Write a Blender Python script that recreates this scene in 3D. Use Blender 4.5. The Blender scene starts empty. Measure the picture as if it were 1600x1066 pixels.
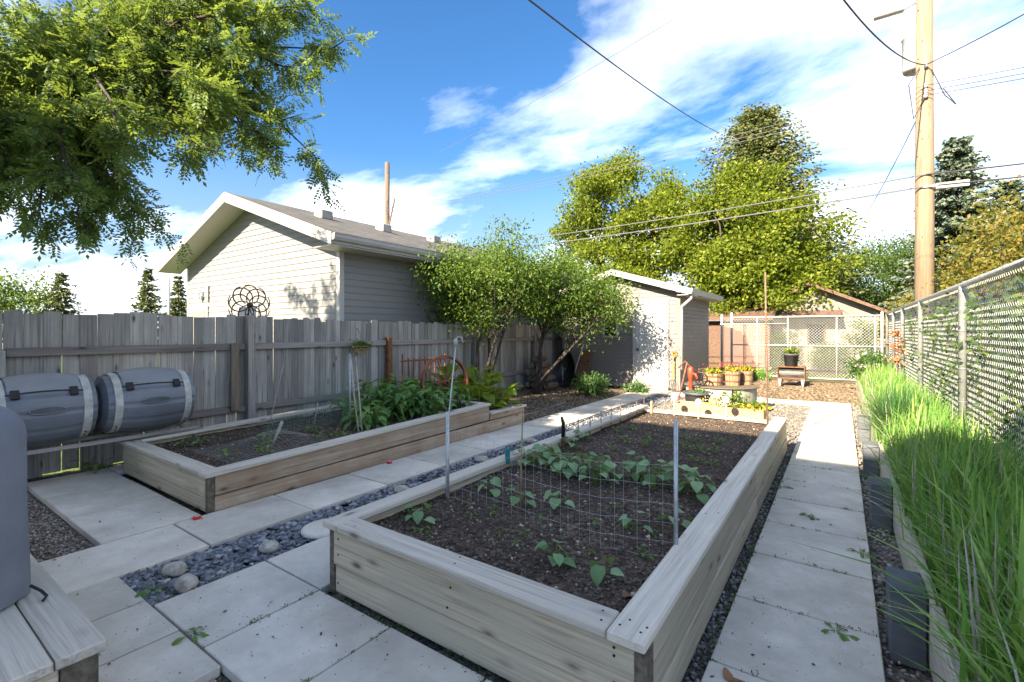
import bpy, math, random
import numpy as np
from mathutils import Vector, Matrix, Euler
random.seed(7); RNG = np.random.default_rng(11)
R = math.radians
scn = bpy.context.scene
COL = scn.collection

# ------------------------------------------------------------------ camera
cam = bpy.data.cameras.new('camera'); camo = bpy.data.objects.new('camera', cam); COL.objects.link(camo)
cam.sensor_width = 36.0; cam.lens = 16.63; cam.shift_y = -0.010; cam.clip_start = 0.05; cam.clip_end = 2000
camo.location = (0, 0, 1.5); camo.rotation_euler = (R(90), 0, R(34.87)); scn.camera = camo

# ------------------------------------------------------------------ light
SUN_AZ, SUN_EL = 11.0, 32.0            # degrees: sun stands behind and left of the camera
SKY_STRENGTH, SUN_STRENGTH, EXPOSURE = 0.15, 2.0, 3.5
sd = Vector((-math.sin(R(SUN_AZ))*math.cos(R(SUN_EL)), -math.cos(R(SUN_AZ))*math.cos(R(SUN_EL)), math.sin(R(SUN_EL))))
w = bpy.data.worlds.new('World'); scn.world = w; w.use_nodes = True
nt = w.node_tree; N = nt.nodes; L = nt.links; N.clear()
out = N.new('ShaderNodeOutputWorld'); bg = N.new('ShaderNodeBackground'); bg.inputs['Strength'].default_value = SKY_STRENGTH
sky = N.new('ShaderNodeTexSky'); sky.sky_type = 'NISHITA'; sky.sun_disc = False
sky.sun_elevation = R(SUN_EL); sky.sun_rotation = R(180 + SUN_AZ); sky.air_density = 1.0; sky.dust_density = 0.3; sky.ozone_density = 4.5
tc = N.new('ShaderNodeTexCoord'); sep = N.new('ShaderNodeSeparateXYZ'); L.new(tc.outputs['Generated'], sep.inputs[0])
def wmath(op, a, b=None):
    m = N.new('ShaderNodeMath'); m.operation = op
    for i, v in enumerate((a, b)):
        if v is None: continue
        if isinstance(v, (int, float)): m.inputs[i].default_value = v
        else: L.new(v, m.inputs[i])
    return m.outputs[0]
zc = wmath('MAXIMUM', sep.outputs['Z'], 0.0); zd = wmath('ADD', zc, 0.22)
cmb = N.new('ShaderNodeCombineXYZ'); L.new(wmath('DIVIDE', sep.outputs['X'], zd), cmb.inputs[0]); L.new(wmath('DIVIDE', sep.outputs['Y'], zd), cmb.inputs[1])
mp = N.new('ShaderNodeMapping'); mp.inputs['Location'].default_value = (8.8, 0.4, 0); mp.inputs['Rotation'].default_value = (0, 0, R(-25)); mp.inputs['Scale'].default_value = (0.75, 1.5, 1)
L.new(cmb.outputs[0], mp.inputs[0])
nz = N.new('ShaderNodeTexNoise'); nz.inputs['Scale'].default_value = 0.85; nz.inputs['Detail'].default_value = 9; nz.inputs['Roughness'].default_value = 0.58; nz.inputs['Distortion'].default_value = 0.25
L.new(mp.outputs[0], nz.inputs[0])
rp = N.new('ShaderNodeValToRGB'); rp.color_ramp.elements[0].position = 0.462; rp.color_ramp.elements[1].position = 0.97; L.new(nz.outputs[0], rp.inputs[0])
low = N.new('ShaderNodeMapRange'); low.inputs['From Min'].default_value = 0.34; low.inputs['From Max'].default_value = 0.0; low.inputs['To Max'].default_value = 0.85; L.new(sep.outputs['Z'], low.inputs['Value'])
fac = wmath('MULTIPLY', rp.outputs[0], 0.85)
mx = N.new('ShaderNodeMix'); mx.data_type = 'RGBA'; L.new(fac, mx.inputs['Factor']); hsv = N.new('ShaderNodeHueSaturation'); hsv.inputs['Saturation'].default_value = 1.18; hsv.inputs['Value'].default_value = 0.16; L.new(sky.outputs[0], hsv.inputs['Color']); hz = N.new('ShaderNodeMix'); hz.data_type = 'RGBA'; L.new(low.outputs[0], hz.inputs['Factor']); L.new(hsv.outputs[0], hz.inputs['A']); hz.inputs['B'].default_value = (0.40, 0.47, 0.65, 1); L.new(hz.outputs['Result'], mx.inputs['A']); mx.inputs['B'].default_value = (4.3, 4.15, 4.05, 1)
L.new(mx.outputs['Result'], bg.inputs['Color']); L.new(bg.outputs[0], out.inputs[0])
sl = bpy.data.lights.new('sun', 'SUN'); sl.energy = SUN_STRENGTH; sl.angle = R(0.5); sl.color = (1.0, 0.84, 0.62)
so = bpy.data.objects.new('sun', sl); COL.objects.link(so); so.rotation_euler = sd.to_track_quat('Z', 'Y').to_euler()
vs = scn.view_settings; vs.view_transform = 'Standard'; vs.look = 'None'; vs.gamma = 1; vs.use_curve_mapping = False; vs.exposure = EXPOSURE
scn.cycles.max_bounces = 8; scn.cycles.transparent_max_bounces = 16

# ------------------------------------------------------------------ materials
class NT:
    def __init__(s, name):
        s.m = bpy.data.materials.new(name); s.m.use_nodes = True; s.t = s.m.node_tree
        s.b = s.t.nodes['Principled BSDF']; s.o = s.t.nodes['Material Output']
    def n(s, typ, **kw):
        x = s.t.nodes.new(typ)
        for k, v in kw.items():
            if k in x.inputs: x.inputs[k].default_value = v
            else: setattr(x, k, v)
        return x
    def l(s, a, b): s.t.links.new(a, b)
    def coords(s, scale=(1, 1, 1), kind='Object', rnd=True):
        tc = s.n('ShaderNodeTexCoord'); o = tc.outputs[kind]
        if rnd:
            oi = s.n('ShaderNodeObjectInfo'); mu = s.n('ShaderNodeMath', operation='MULTIPLY'); mu.inputs[1].default_value = 57.0
            s.l(oi.outputs['Random'], mu.inputs[0]); ad = s.n('ShaderNodeVectorMath', operation='ADD'); s.l(o, ad.inputs[0]); s.l(mu.outputs[0], ad.inputs[1]); o = ad.outputs[0]
        mp = s.n('ShaderNodeMapping'); mp.inputs['Scale'].default_value = scale; s.l(o, mp.inputs[0]); return mp.outputs[0]
    def noise(s, vec, scale, detail=5, rough=0.6, dist=0.0):
        x = s.n('ShaderNodeTexNoise', Scale=scale, Detail=detail, Roughness=rough, Distortion=dist); s.l(vec, x.inputs['Vector']); return x.outputs[0]
    def ramp(s, fac, stops):
        r = s.n('ShaderNodeValToRGB'); e = r.color_ramp.elements
        while len(e) < len(stops): e.new(0.5)
        for i, (p, c) in enumerate(stops):
            e[i].position = p; e[i].color = (*c, 1) if len(c) == 3 else c
        s.l(fac, r.inputs[0]); return r.outputs[0]
    def mix(s, fac, a, b, bt='MIX'):
        x = s.n('ShaderNodeMix', data_type='RGBA', blend_type=bt)
        if isinstance(fac, (int, float)): x.inputs['Factor'].default_value = fac
        else: s.l(fac, x.inputs['Factor'])
        for k, v in (('A', a), ('B', b)):
            if isinstance(v, tuple): x.inputs[k].default_value = (*v, 1)
            else: s.l(v, x.inputs[k])
        return x.outputs['Result']
    def bump(s, h, strength=0.3, dist=0.01):
        b = s.n('ShaderNodeBump', Strength=strength, Distance=dist); s.l(h, b.inputs['Height']); s.l(b.outputs[0], s.b.inputs['Normal']); return b
    def col(s, c):
        if isinstance(c, tuple): s.b.inputs['Base Color'].default_value = (*c, 1)
        else: s.l(c, s.b.inputs['Base Color'])
def g3(v): return (v, v, v)
def wood(name, dark, light, axis, stain=None, rough=0.8, grain=26, knots=True, tonal=0.35, bump=0.35):
    s = NT(name); sc = [grain*1.5]*3; sc[axis] = 1.0; v = s.coords(tuple(sc)); n1 = s.noise(v, 1.0, 8, 0.7, 0.8)
    c = s.ramp(n1, [(0.33, dark), (0.47, tuple(a*.4+b*.6 for a, b in zip(dark, light))), (0.62, light)])
    fs = [grain*3.2]*3; fs[axis] = 0.7; n3 = s.noise(s.coords(tuple(fs)), 1.0, 3, 0.5, 0.3); c = s.mix(s.ramp(n3, [(0.30, g3(0.35)), (0.40, g3(0.0))]), c, tuple(a*0.5 for a in dark))
    big = s.noise(s.coords((2.2, 2.2, 2.2)), 1.0, 4, 0.6)
    if stain: c = s.mix(s.ramp(big, [(0.42, g3(0)), (0.66, g3(0.75))]), c, stain)
    oi = s.n('ShaderNodeObjectInfo'); tone = s.n('ShaderNodeMapRange'); tone.inputs['To Min'].default_value = 1-tonal; tone.inputs['To Max'].default_value = 1+tonal*0.5
    s.l(oi.outputs['Random'], tone.inputs['Value']); c = s.mix(1.0, c, tone.outputs[0], 'MULTIPLY')
    if knots:
        ks = [7.0]*3; ks[axis] = 2.6; vo = s.n('ShaderNodeTexVoronoi', Scale=1.0, Randomness=1.0); s.l(s.coords(tuple(ks)), vo.inputs['Vector'])
        c = s.mix(s.ramp(vo.outputs['Distance'], [(0.06, g3(0.95)), (0.11, g3(0.35)), (0.2, g3(0.0))]), c, tuple(a*0.45 for a in dark))
    s.col(c); s.b.inputs['Roughness'].default_value = rough; s.b.inputs['Specular IOR Level'].default_value = 0.25
    s.bump(n1, bump, 0.004); return s.m
def concrete(name, c1, c2, speck=True, tonal=0.12):
    s = NT(name); n1 = s.noise(s.coords((1, 1, 1)), 3.5, 7, 0.65); n2 = s.noise(s.coords((1, 1, 1)), 160, 2, 0.6)
    c = s.ramp(n1, [(0.3, c1), (0.7, c2)]); oi = s.n('ShaderNodeObjectInfo'); t = s.n('ShaderNodeMapRange'); t.inputs['To Min'].default_value = 1-tonal; t.inputs['To Max'].default_value = 1+tonal*0.5
    s.l(oi.outputs['Random'], t.inputs['Value']); c = s.mix(1.0, c, t.outputs[0], 'MULTIPLY')
    if speck:
        vo = s.n('ShaderNodeTexVoronoi', Scale=34.0); s.l(s.coords((1, 1, 1)), vo.inputs['Vector'])
        gate = s.noise(s.coords((1, 1, 1)), 7.0, 2); m = s.n('ShaderNodeMath', operation='MULTIPLY')
        s.l(s.ramp(vo.outputs['Distance'], [(0.08, g3(1)), (0.14, g3(0))]), m.inputs[0]); s.l(s.ramp(gate, [(0.47, g3(0)), (0.55, g3(0.85))]), m.inputs[1])
        c = s.mix(m.outputs[0], c, (0.09, 0.08, 0.065))
        st = s.noise(s.coords((1, 1, 1)), 1.6, 5, 0.7); c = s.mix(s.ramp(st, [(0.44, g3(0)), (0.72, g3(0.6))]), c, tuple(a*0.62 for a in c1))
    s.col(c); s.b.inputs['Roughness'].default_value = 0.88; s.b.inputs['Specular IOR Level'].default_value = 0.25; s.bump(n2, 0.25, 0.002); return s.m
def plain(name, c, rough=0.5, metal=0.0, var=0.12, nscale=9, bump=0.0, c2=None, rndcol=False, spec=0.4):
    s = NT(name); v = s.coords((1, 1, 1)); n1 = s.noise(v, nscale, 5, 0.6)
    d = c2 if c2 else tuple(a*(1-var*2) for a in c); k = s.ramp(n1, [(0.35, d), (0.65, c)])
    if rndcol:
        oi = s.n('ShaderNodeObjectInfo'); t = s.n('ShaderNodeMapRange'); t.inputs['To Min'].default_value = 0.7; t.inputs['To Max'].default_value = 1.15; s.l(oi.outputs['Random'], t.inputs['Value']); k = s.mix(1.0, k, t.outputs[0], 'MULTIPLY')
    s.col(k); s.b.inputs['Roughness'].default_value = rough; s.b.inputs['Metallic'].default_value = metal; s.b.inputs['Specular IOR Level'].default_value = spec
    if bump: s.bump(n1, bump, 0.01)
    return s.m
def pebble(name, stops, rough=0.75):          # colour by piece (mesh island)
    s = NT(name); g = s.n('ShaderNodeNewGeometry'); c = s.ramp(g.outputs['Random Per Island'], stops); n1 = s.noise(s.coords((1, 1, 1), rnd=False), 40, 4, 0.6)
    c = s.mix(s.ramp(n1, [(0.3, g3(0.35)), (0.7, g3(0))]), c, (0.03, 0.028, 0.025)); s.col(c); s.b.inputs['Roughness'].default_value = rough; s.bump(n1, 0.3, 0.004); return s.m
def leafy(name, c1, c2, c3=None, trans=0.35, island=True, rough=0.5):
    s = NT(name)
    if island: r = s.n('ShaderNodeNewGeometry').outputs['Random Per Island']
    else: r = s.n('ShaderNodeObjectInfo').outputs['Random']
    c = s.ramp(r, [(0.05, c1), (0.6, c2), (0.97, c3 or c2)])
    if not island:
        n1 = s.noise(s.coords((1, 1, 1)), 14, 4, 0.6); c = s.mix(s.ramp(n1, [(0.35, g3(0.4)), (0.65, g3(0))]), c, tuple(a*0.5 for a in c1)); s.bump(n1, 0.35, 0.01)
    s.col(c); s.b.inputs['Roughness'].default_value = rough; s.b.inputs['Specular IOR Level'].default_value = 0.25
    tr = s.n('ShaderNodeBsdfTranslucent'); tcol = s.mix(0.5, c, (0.30, 0.38, 0.03)); s.l(tcol, tr.inputs['Color'])
    ms = s.n('ShaderNodeMixShader'); ms.inputs[0].default_value = trans; s.l(s.b.outputs[0], ms.inputs[1]); s.l(tr.outputs[0], ms.inputs[2]); s.l(ms.outputs[0], s.o.inputs['Surface']); return s.m
def ground_mat(name, c1, c2, c3, scale=60, bump=0.6):
    s = NT(name); v = s.coords((1, 1, 1), rnd=False); vo = s.n('ShaderNodeTexVoronoi', Scale=scale); s.l(v, vo.inputs['Vector'])
    n1 = s.noise(v, 1.2, 6, 0.65); r = s.n('ShaderNodeSeparateColor'); s.l(vo.outputs['Color'], r.inputs[0])
    c = s.ramp(r.outputs[0], [(0.1, c1), (0.55, c2), (0.95, c3)]); c = s.mix(s.ramp(n1, [(0.35, g3(0.5)), (0.65, g3(0))]), c, tuple(a*0.6 for a in c1)); s.col(c)
    s.b.inputs['Roughness'].default_value = 0.95; s.b.inputs['Specular IOR Level'].default_value = 0.15; s.bump(vo.outputs['Distance'], bump, 0.015); return s.m
def bark(name, c1, c2):
    s = NT(name); n1 = s.noise(s.coords((14, 14, 3), rnd=False), 1.0, 6, 0.65, 0.4); s.col(s.ramp(n1, [(0.3, c1), (0.7, c2)])); s.b.inputs['Roughness'].default_value = 0.9; s.bump(n1, 0.7, 0.02); return s.m
M = {}
for ax, k in enumerate('xyz'):
    M['bed_'+k] = wood('bed_wood_'+k, (0.28, 0.225, 0.15), (0.60, 0.51, 0.375), ax, stain=(0.46, 0.41, 0.30))
    M['cap_'+k] = wood('cap_wood_'+k, (0.36, 0.32, 0.25), (0.68, 0.61, 0.50), ax, stain=(0.55, 0.50, 0.41), tonal=0.2)
    M['fence_'+k] = wood('fence_wood_'+k, (0.13, 0.12, 0.105), (0.45, 0.425, 0.375), ax, stain=(0.27, 0.265, 0.245), tonal=0.4)
M['brownboard_y'] = wood('brown_board', (0.25, 0.18, 0.115), (0.48, 0.385, 0.275), 1, stain=(0.30, 0.19, 0.11), tonal=0.15)
M['rail'] = wood('rail_wood', (0.13, 0.11, 0.095), (0.29, 0.265, 0.24), 1)
M['endgrain'] = plain('end_grain', (0.17, 0.14, 0.10), 0.9, var=0.3, nscale=30, bump=0.3)
M['oldpost'] = wood('rotten_post_wood', (0.06, 0.045, 0.03), (0.2, 0.16, 0.12), 2)
M['rustpost'] = plain('rusty_post', (0.26, 0.12, 0.045), 0.85, var=0.3, nscale=22)
M['freshwood'] = wood('fresh_wood', (0.294, 0.189, 0.098), (0.462, 0.329, 0.196), 0, knots=False, tonal=0.1)
M['concrete'] = concrete('slab_concrete', (0.515, 0.469, 0.386), (0.700, 0.649, 0.551))
M['stonegrey'] = concrete('grey_block', (0.30, 0.29, 0.27), (0.42, 0.41, 0.385))
M['darkblock'] = concrete('dark_block', (0.08, 0.09, 0.10), (0.15, 0.165, 0.18), speck=False)
M['soil'] = ground_mat('soil', (0.057, 0.041, 0.030), (0.105, 0.078, 0.058), (0.189, 0.146, 0.111), 45, 1.0)
M['clod'] = pebble('soil_clods', [(0.0, (0.047, 0.034, 0.026)), (0.6, (0.121, 0.090, 0.068)), (0.93, (0.230, 0.176, 0.132)), (0.97, (0.608, 0.513, 0.378))], 0.95)
M['ground'] = ground_mat('ground_earth', (0.12, 0.10, 0.075), (0.20, 0.17, 0.13), (0.30, 0.26, 0.21), 25)
M['mulch_base'] = ground_mat('mulch_ground', (0.120, 0.086, 0.053), (0.225, 0.165, 0.105), (0.330, 0.255, 0.173), 40)
M['gravel_base'] = ground_mat('gravel_ground', (0.12, 0.105, 0.09), (0.24, 0.215, 0.185), (0.36, 0.33, 0.29), 55)
M['lawn'] = ground_mat('lawn', (0.05, 0.08, 0.018), (0.10, 0.14, 0.03), (0.16, 0.19, 0.06), 30)
M['slate'] = pebble('slate_chips', [(0.0, (0.074, 0.088, 0.108)), (0.5, (0.176, 0.196, 0.223)), (0.9, (0.297, 0.317, 0.344)), (0.97, (0.486, 0.486, 0.472))], 0.6)
M['pea'] = pebble('pea_gravel', [(0.0, (0.11, 0.08, 0.055)), (0.4, (0.26, 0.205, 0.155)), (0.75, (0.36, 0.31, 0.26)), (0.95, (0.52, 0.47, 0.41))])
M['greygravel'] = pebble('grey_gravel', [(0.0, (0.13, 0.115, 0.10)), (0.5, (0.27, 0.245, 0.215)), (0.9, (0.42, 0.39, 0.35))])
M['chips'] = pebble('wood_chips', [(0.0, (0.112, 0.075, 0.045)), (0.5, (0.255, 0.188, 0.120)), (0.9, (0.375, 0.292, 0.203))], 0.9)
M['rock'] = plain('rock', (0.50, 0.46, 0.38), 0.85, var=0.25, nscale=18, bump=0.4)
M['siding_g'] = plain('garage_siding', (0.203, 0.206, 0.205), 0.55, var=0.03, nscale=2)
M['siding_s'] = plain('shed_siding', (0.182, 0.164, 0.149), 0.55, var=0.03, nscale=2)
M['white'] = plain('white_paint', (0.383, 0.379, 0.368), 0.45, var=0.03, nscale=3)
M['doorwhite'] = plain('door_white', (0.440, 0.436, 0.424), 0.4, var=0.02, nscale=3)
def shingle():
    s = NT('shingles'); v = s.coords((1, 1, 1), rnd=False); b = s.n('ShaderNodeTexBrick', Scale=1.0); b.inputs['Brick Width'].default_value = 0.28; b.inputs['Row Height'].default_value = 0.14; b.inputs['Mortar Size'].default_value = 0.008
    b.inputs['Color1'].default_value = (0.06, 0.058, 0.054, 1); b.inputs['Color2'].default_value = (0.115, 0.112, 0.104, 1); b.inputs['Mortar'].default_value = (0.04, 0.04, 0.04, 1)
    mpn = s.n('ShaderNodeMapping'); mpn.inputs['Rotation'].default_value = (0, 0, R(90)); s.l(v, mpn.inputs[0]); s.l(mpn.outputs[0], b.inputs['Vector']); s.col(b.outputs['Color']); s.b.inputs['Roughness'].default_value = 0.95; s.bump(b.outputs['Color'], 0.6, 0.02); return s.m
M['shingle'] = shingle()
M['brownroof'] = plain('brown_roof', (0.16, 0.10, 0.07), 0.9, var=0.2, nscale=12, bump=0.4)
M['stucco'] = plain('stucco', (0.225, 0.210, 0.184), 0.9, var=0.12, nscale=5, bump=0.2)
M['salmon'] = plain('salmon_door', (0.240, 0.136, 0.104), 0.6, var=0.1)
M['galv'] = plain('galvanised', (0.468, 0.495, 0.504), 0.42, 0.55, var=0.15, nscale=14)
M['wire'] = plain('fence_wire', (0.612, 0.629, 0.629), 0.45, 0.1, var=0.1)
M['gatewire'] = plain('gate_wire', (0.484, 0.484, 0.465), 0.5, 0.1, var=0.08)
M['rust'] = plain('rust', (0.22, 0.10, 0.05), 0.85, var=0.3, nscale=30)
M['rustwire'] = plain('rusty_wire', (0.24, 0.155, 0.105), 0.85, var=0.3, nscale=30)
M['redrust'] = plain('red_painted_iron', (0.25, 0.075, 0.035), 0.7, var=0.3, nscale=14, c2=(0.14, 0.055, 0.03))
M['redbright'] = plain('red_pump_paint', (0.62, 0.07, 0.03), 0.45, var=0.15)
M['orange'] = plain('orange_handle', (0.75, 0.28, 0.03), 0.4, var=0.1)
M['darkmetal'] = plain('dark_metal', (0.035, 0.028, 0.024), 0.55, 0.5, var=0.3)
M['bronze'] = plain('bronze_metal', (0.085, 0.05, 0.035), 0.5, 0.6, var=0.3)
M['iron'] = plain('cast_iron', (0.045, 0.042, 0.042), 0.45, 0.4, var=0.4, nscale=7)
M['drum'] = plain('composter_plastic', (0.156, 0.173, 0.194), 0.42, var=0.12, nscale=3, spec=0.5)
M['drumlid'] = plain('composter_lid_plastic', (0.253, 0.259, 0.264), 0.5, var=0.1, nscale=3)
M['strap'] = plain('strap', (0.52, 0.51, 0.46), 0.6, var=0.2, nscale=12)
M['black'] = plain('black_plastic', (0.018, 0.018, 0.02), 0.45, var=0.2)
M['pot'] = plain('grey_pot', (0.085, 0.09, 0.098), 0.55, var=0.15)
M['cover'] = plain('cover_fabric', (0.17, 0.185, 0.21), 0.85, var=0.1, nscale=4, bump=0.12)
M['red'] = plain('red_plastic', (0.6, 0.03, 0.02), 0.35, var=0.05)
M['teal'] = plain('teal_plastic', (0.03, 0.19, 0.21), 0.4, var=0.1)
M['net'] = plain('green_net', (0.10, 0.30, 0.24), 0.6, var=0.1)
M['stick'] = plain('pale_stick', (0.442, 0.391, 0.323), 0.7, var=0.2)
M['bamboo'] = plain('bamboo', (0.32, 0.24, 0.12), 0.6, var=0.2)
M['barrel_y'] = wood('barrel_wood', (0.195, 0.124, 0.071), (0.375, 0.270, 0.173), 2, knots=False)
M['log'] = wood('log_bark', (0.07, 0.05, 0.036), (0.22, 0.17, 0.13), 1, knots=False)
M['logend'] = plain('log_end', (0.34, 0.26, 0.18), 0.9, var=0.3, nscale=14, rndcol=True)
M['polewood'] = wood('pole_wood', (0.139, 0.099, 0.064), (0.289, 0.223, 0.153), 2, stain=(0.231, 0.173, 0.116), grain=14)
M['poledark'] = wood('far_pole_wood', (0.10, 0.075, 0.055), (0.22, 0.17, 0.13), 2, grain=9)
M['transformer'] = plain('transformer_grey', (0.440, 0.448, 0.440), 0.45, var=0.08)
M['cable'] = plain('cable', (0.04, 0.04, 0.045), 0.6, var=0.1)
M['cablegrey'] = plain('cable_grey', (0.120, 0.124, 0.128), 0.6, var=0.1)
M['deadleaf'] = leafy('dead_leaf', (0.22, 0.10, 0.05), (0.36, 0.17, 0.08), trans=0.1, island=False)
M['cream'] = plain('house_wall', (0.72, 0.69, 0.62), 0.7, var=0.04)
gm = NT('glass_dark'); gm.col((0.02, 0.025, 0.03)); gm.b.inputs['Roughness'].default_value = 0.06; gm.b.inputs['Specular IOR Level'].default_value = 0.8; M['glass'] = gm.m
cg = NT('clear_glass'); cg.col((0.9, 0.93, 0.93)); cg.b.inputs['Roughness'].default_value = 0.08; cg.b.inputs['Transmission Weight'].default_value = 0.75; M['clear'] = cg.m
M['bark_rowan'] = bark('rowan_bark', (0.028, 0.022, 0.018), (0.085, 0.068, 0.055))
M['bark_grey'] = bark('grey_bark', (0.028, 0.022, 0.018), (0.088, 0.072, 0.058))
M['rowan'] = leafy('rowan_leaf', (0.067, 0.136, 0.039), (0.124, 0.206, 0.054), (0.210, 0.265, 0.078), 0.48)
M['berry'] = plain('brown_berries', (0.12, 0.05, 0.03), 0.7, var=0.2)
M['maple'] = leafy('maple_leaf', (0.078, 0.126, 0.012), (0.165, 0.219, 0.019), (0.282, 0.314, 0.039), 0.48)
M['plum'] = leafy('plum_leaf', (0.061, 0.129, 0.025), (0.108, 0.194, 0.034), (0.189, 0.257, 0.043), 0.45)
M['spruce'] = leafy('spruce_needles', (0.063, 0.091, 0.032), (0.112, 0.133, 0.045), (0.175, 0.175, 0.063), 0.12)
M['bluespruce'] = leafy('blue_spruce_needles', (0.072, 0.111, 0.081), (0.128, 0.170, 0.128), (0.204, 0.230, 0.170), 0.1)
M['darktree'] = leafy('dark_tree_leaf', (0.035, 0.075, 0.018), (0.065, 0.12, 0.025), (0.11, 0.17, 0.04), 0.35)
M['yellowhedge'] = leafy('yellow_hedge_leaf', (0.083, 0.094, 0.013), (0.150, 0.143, 0.022), (0.270, 0.165, 0.038), 0.38)
M['hedge'] = leafy('hedge_leaf', (0.045, 0.085, 0.045), (0.08, 0.13, 0.06), (0.12, 0.18, 0.08), 0.3)
M['vine'] = leafy('vine_leaf', (0.035, 0.075, 0.03), (0.07, 0.125, 0.04), (0.15, 0.19, 0.05), 0.35)
M['grass'] = leafy('grass_blade', (0.09, 0.24, 0.05), (0.20, 0.41, 0.08), (0.42, 0.56, 0.16), 0.45)
M['grassdark'] = leafy('grass_dark', (0.026, 0.091, 0.026), (0.046, 0.130, 0.039), (0.078, 0.182, 0.052), 0.3)
M['bean'] = leafy('bean_leaf', (0.16, 0.29, 0.12), (0.25, 0.39, 0.18), (0.33, 0.46, 0.23), 0.3, False)
M['comfrey'] = leafy('comfrey_leaf', (0.095, 0.210, 0.058), (0.158, 0.304, 0.074), (0.242, 0.378, 0.095), 0.35, False)
M['hosta'] = leafy('broad_leaf', (0.120, 0.203, 0.030), (0.203, 0.285, 0.030), (0.300, 0.345, 0.045), 0.45, False)
M['lettuce'] = leafy('seedling_leaf', (0.10, 0.19, 0.04), (0.17, 0.27, 0.06), (0.24, 0.33, 0.09), 0.35, False)
M['bushleaf'] = leafy('bush_leaf', (0.04, 0.10, 0.03), (0.07, 0.15, 0.04), (0.11, 0.20, 0.06), 0.35)
M['flower_y'] = leafy('yellow_petal', (0.7, 0.42, 0.02), (0.8, 0.55, 0.03), trans=0.2)
M['flower_r'] = leafy('red_foliage', (0.22, 0.04, 0.045), (0.34, 0.08, 0.07), (0.34, 0.14, 0.09), 0.2)
M['flower_p'] = leafy('pale_petal', (0.7, 0.55, 0.5), (0.8, 0.72, 0.66), trans=0.2)
M['dryrust'] = leafy('dry_leaf', (0.34, 0.10, 0.04), (0.45, 0.2, 0.1), trans=0.15)

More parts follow.
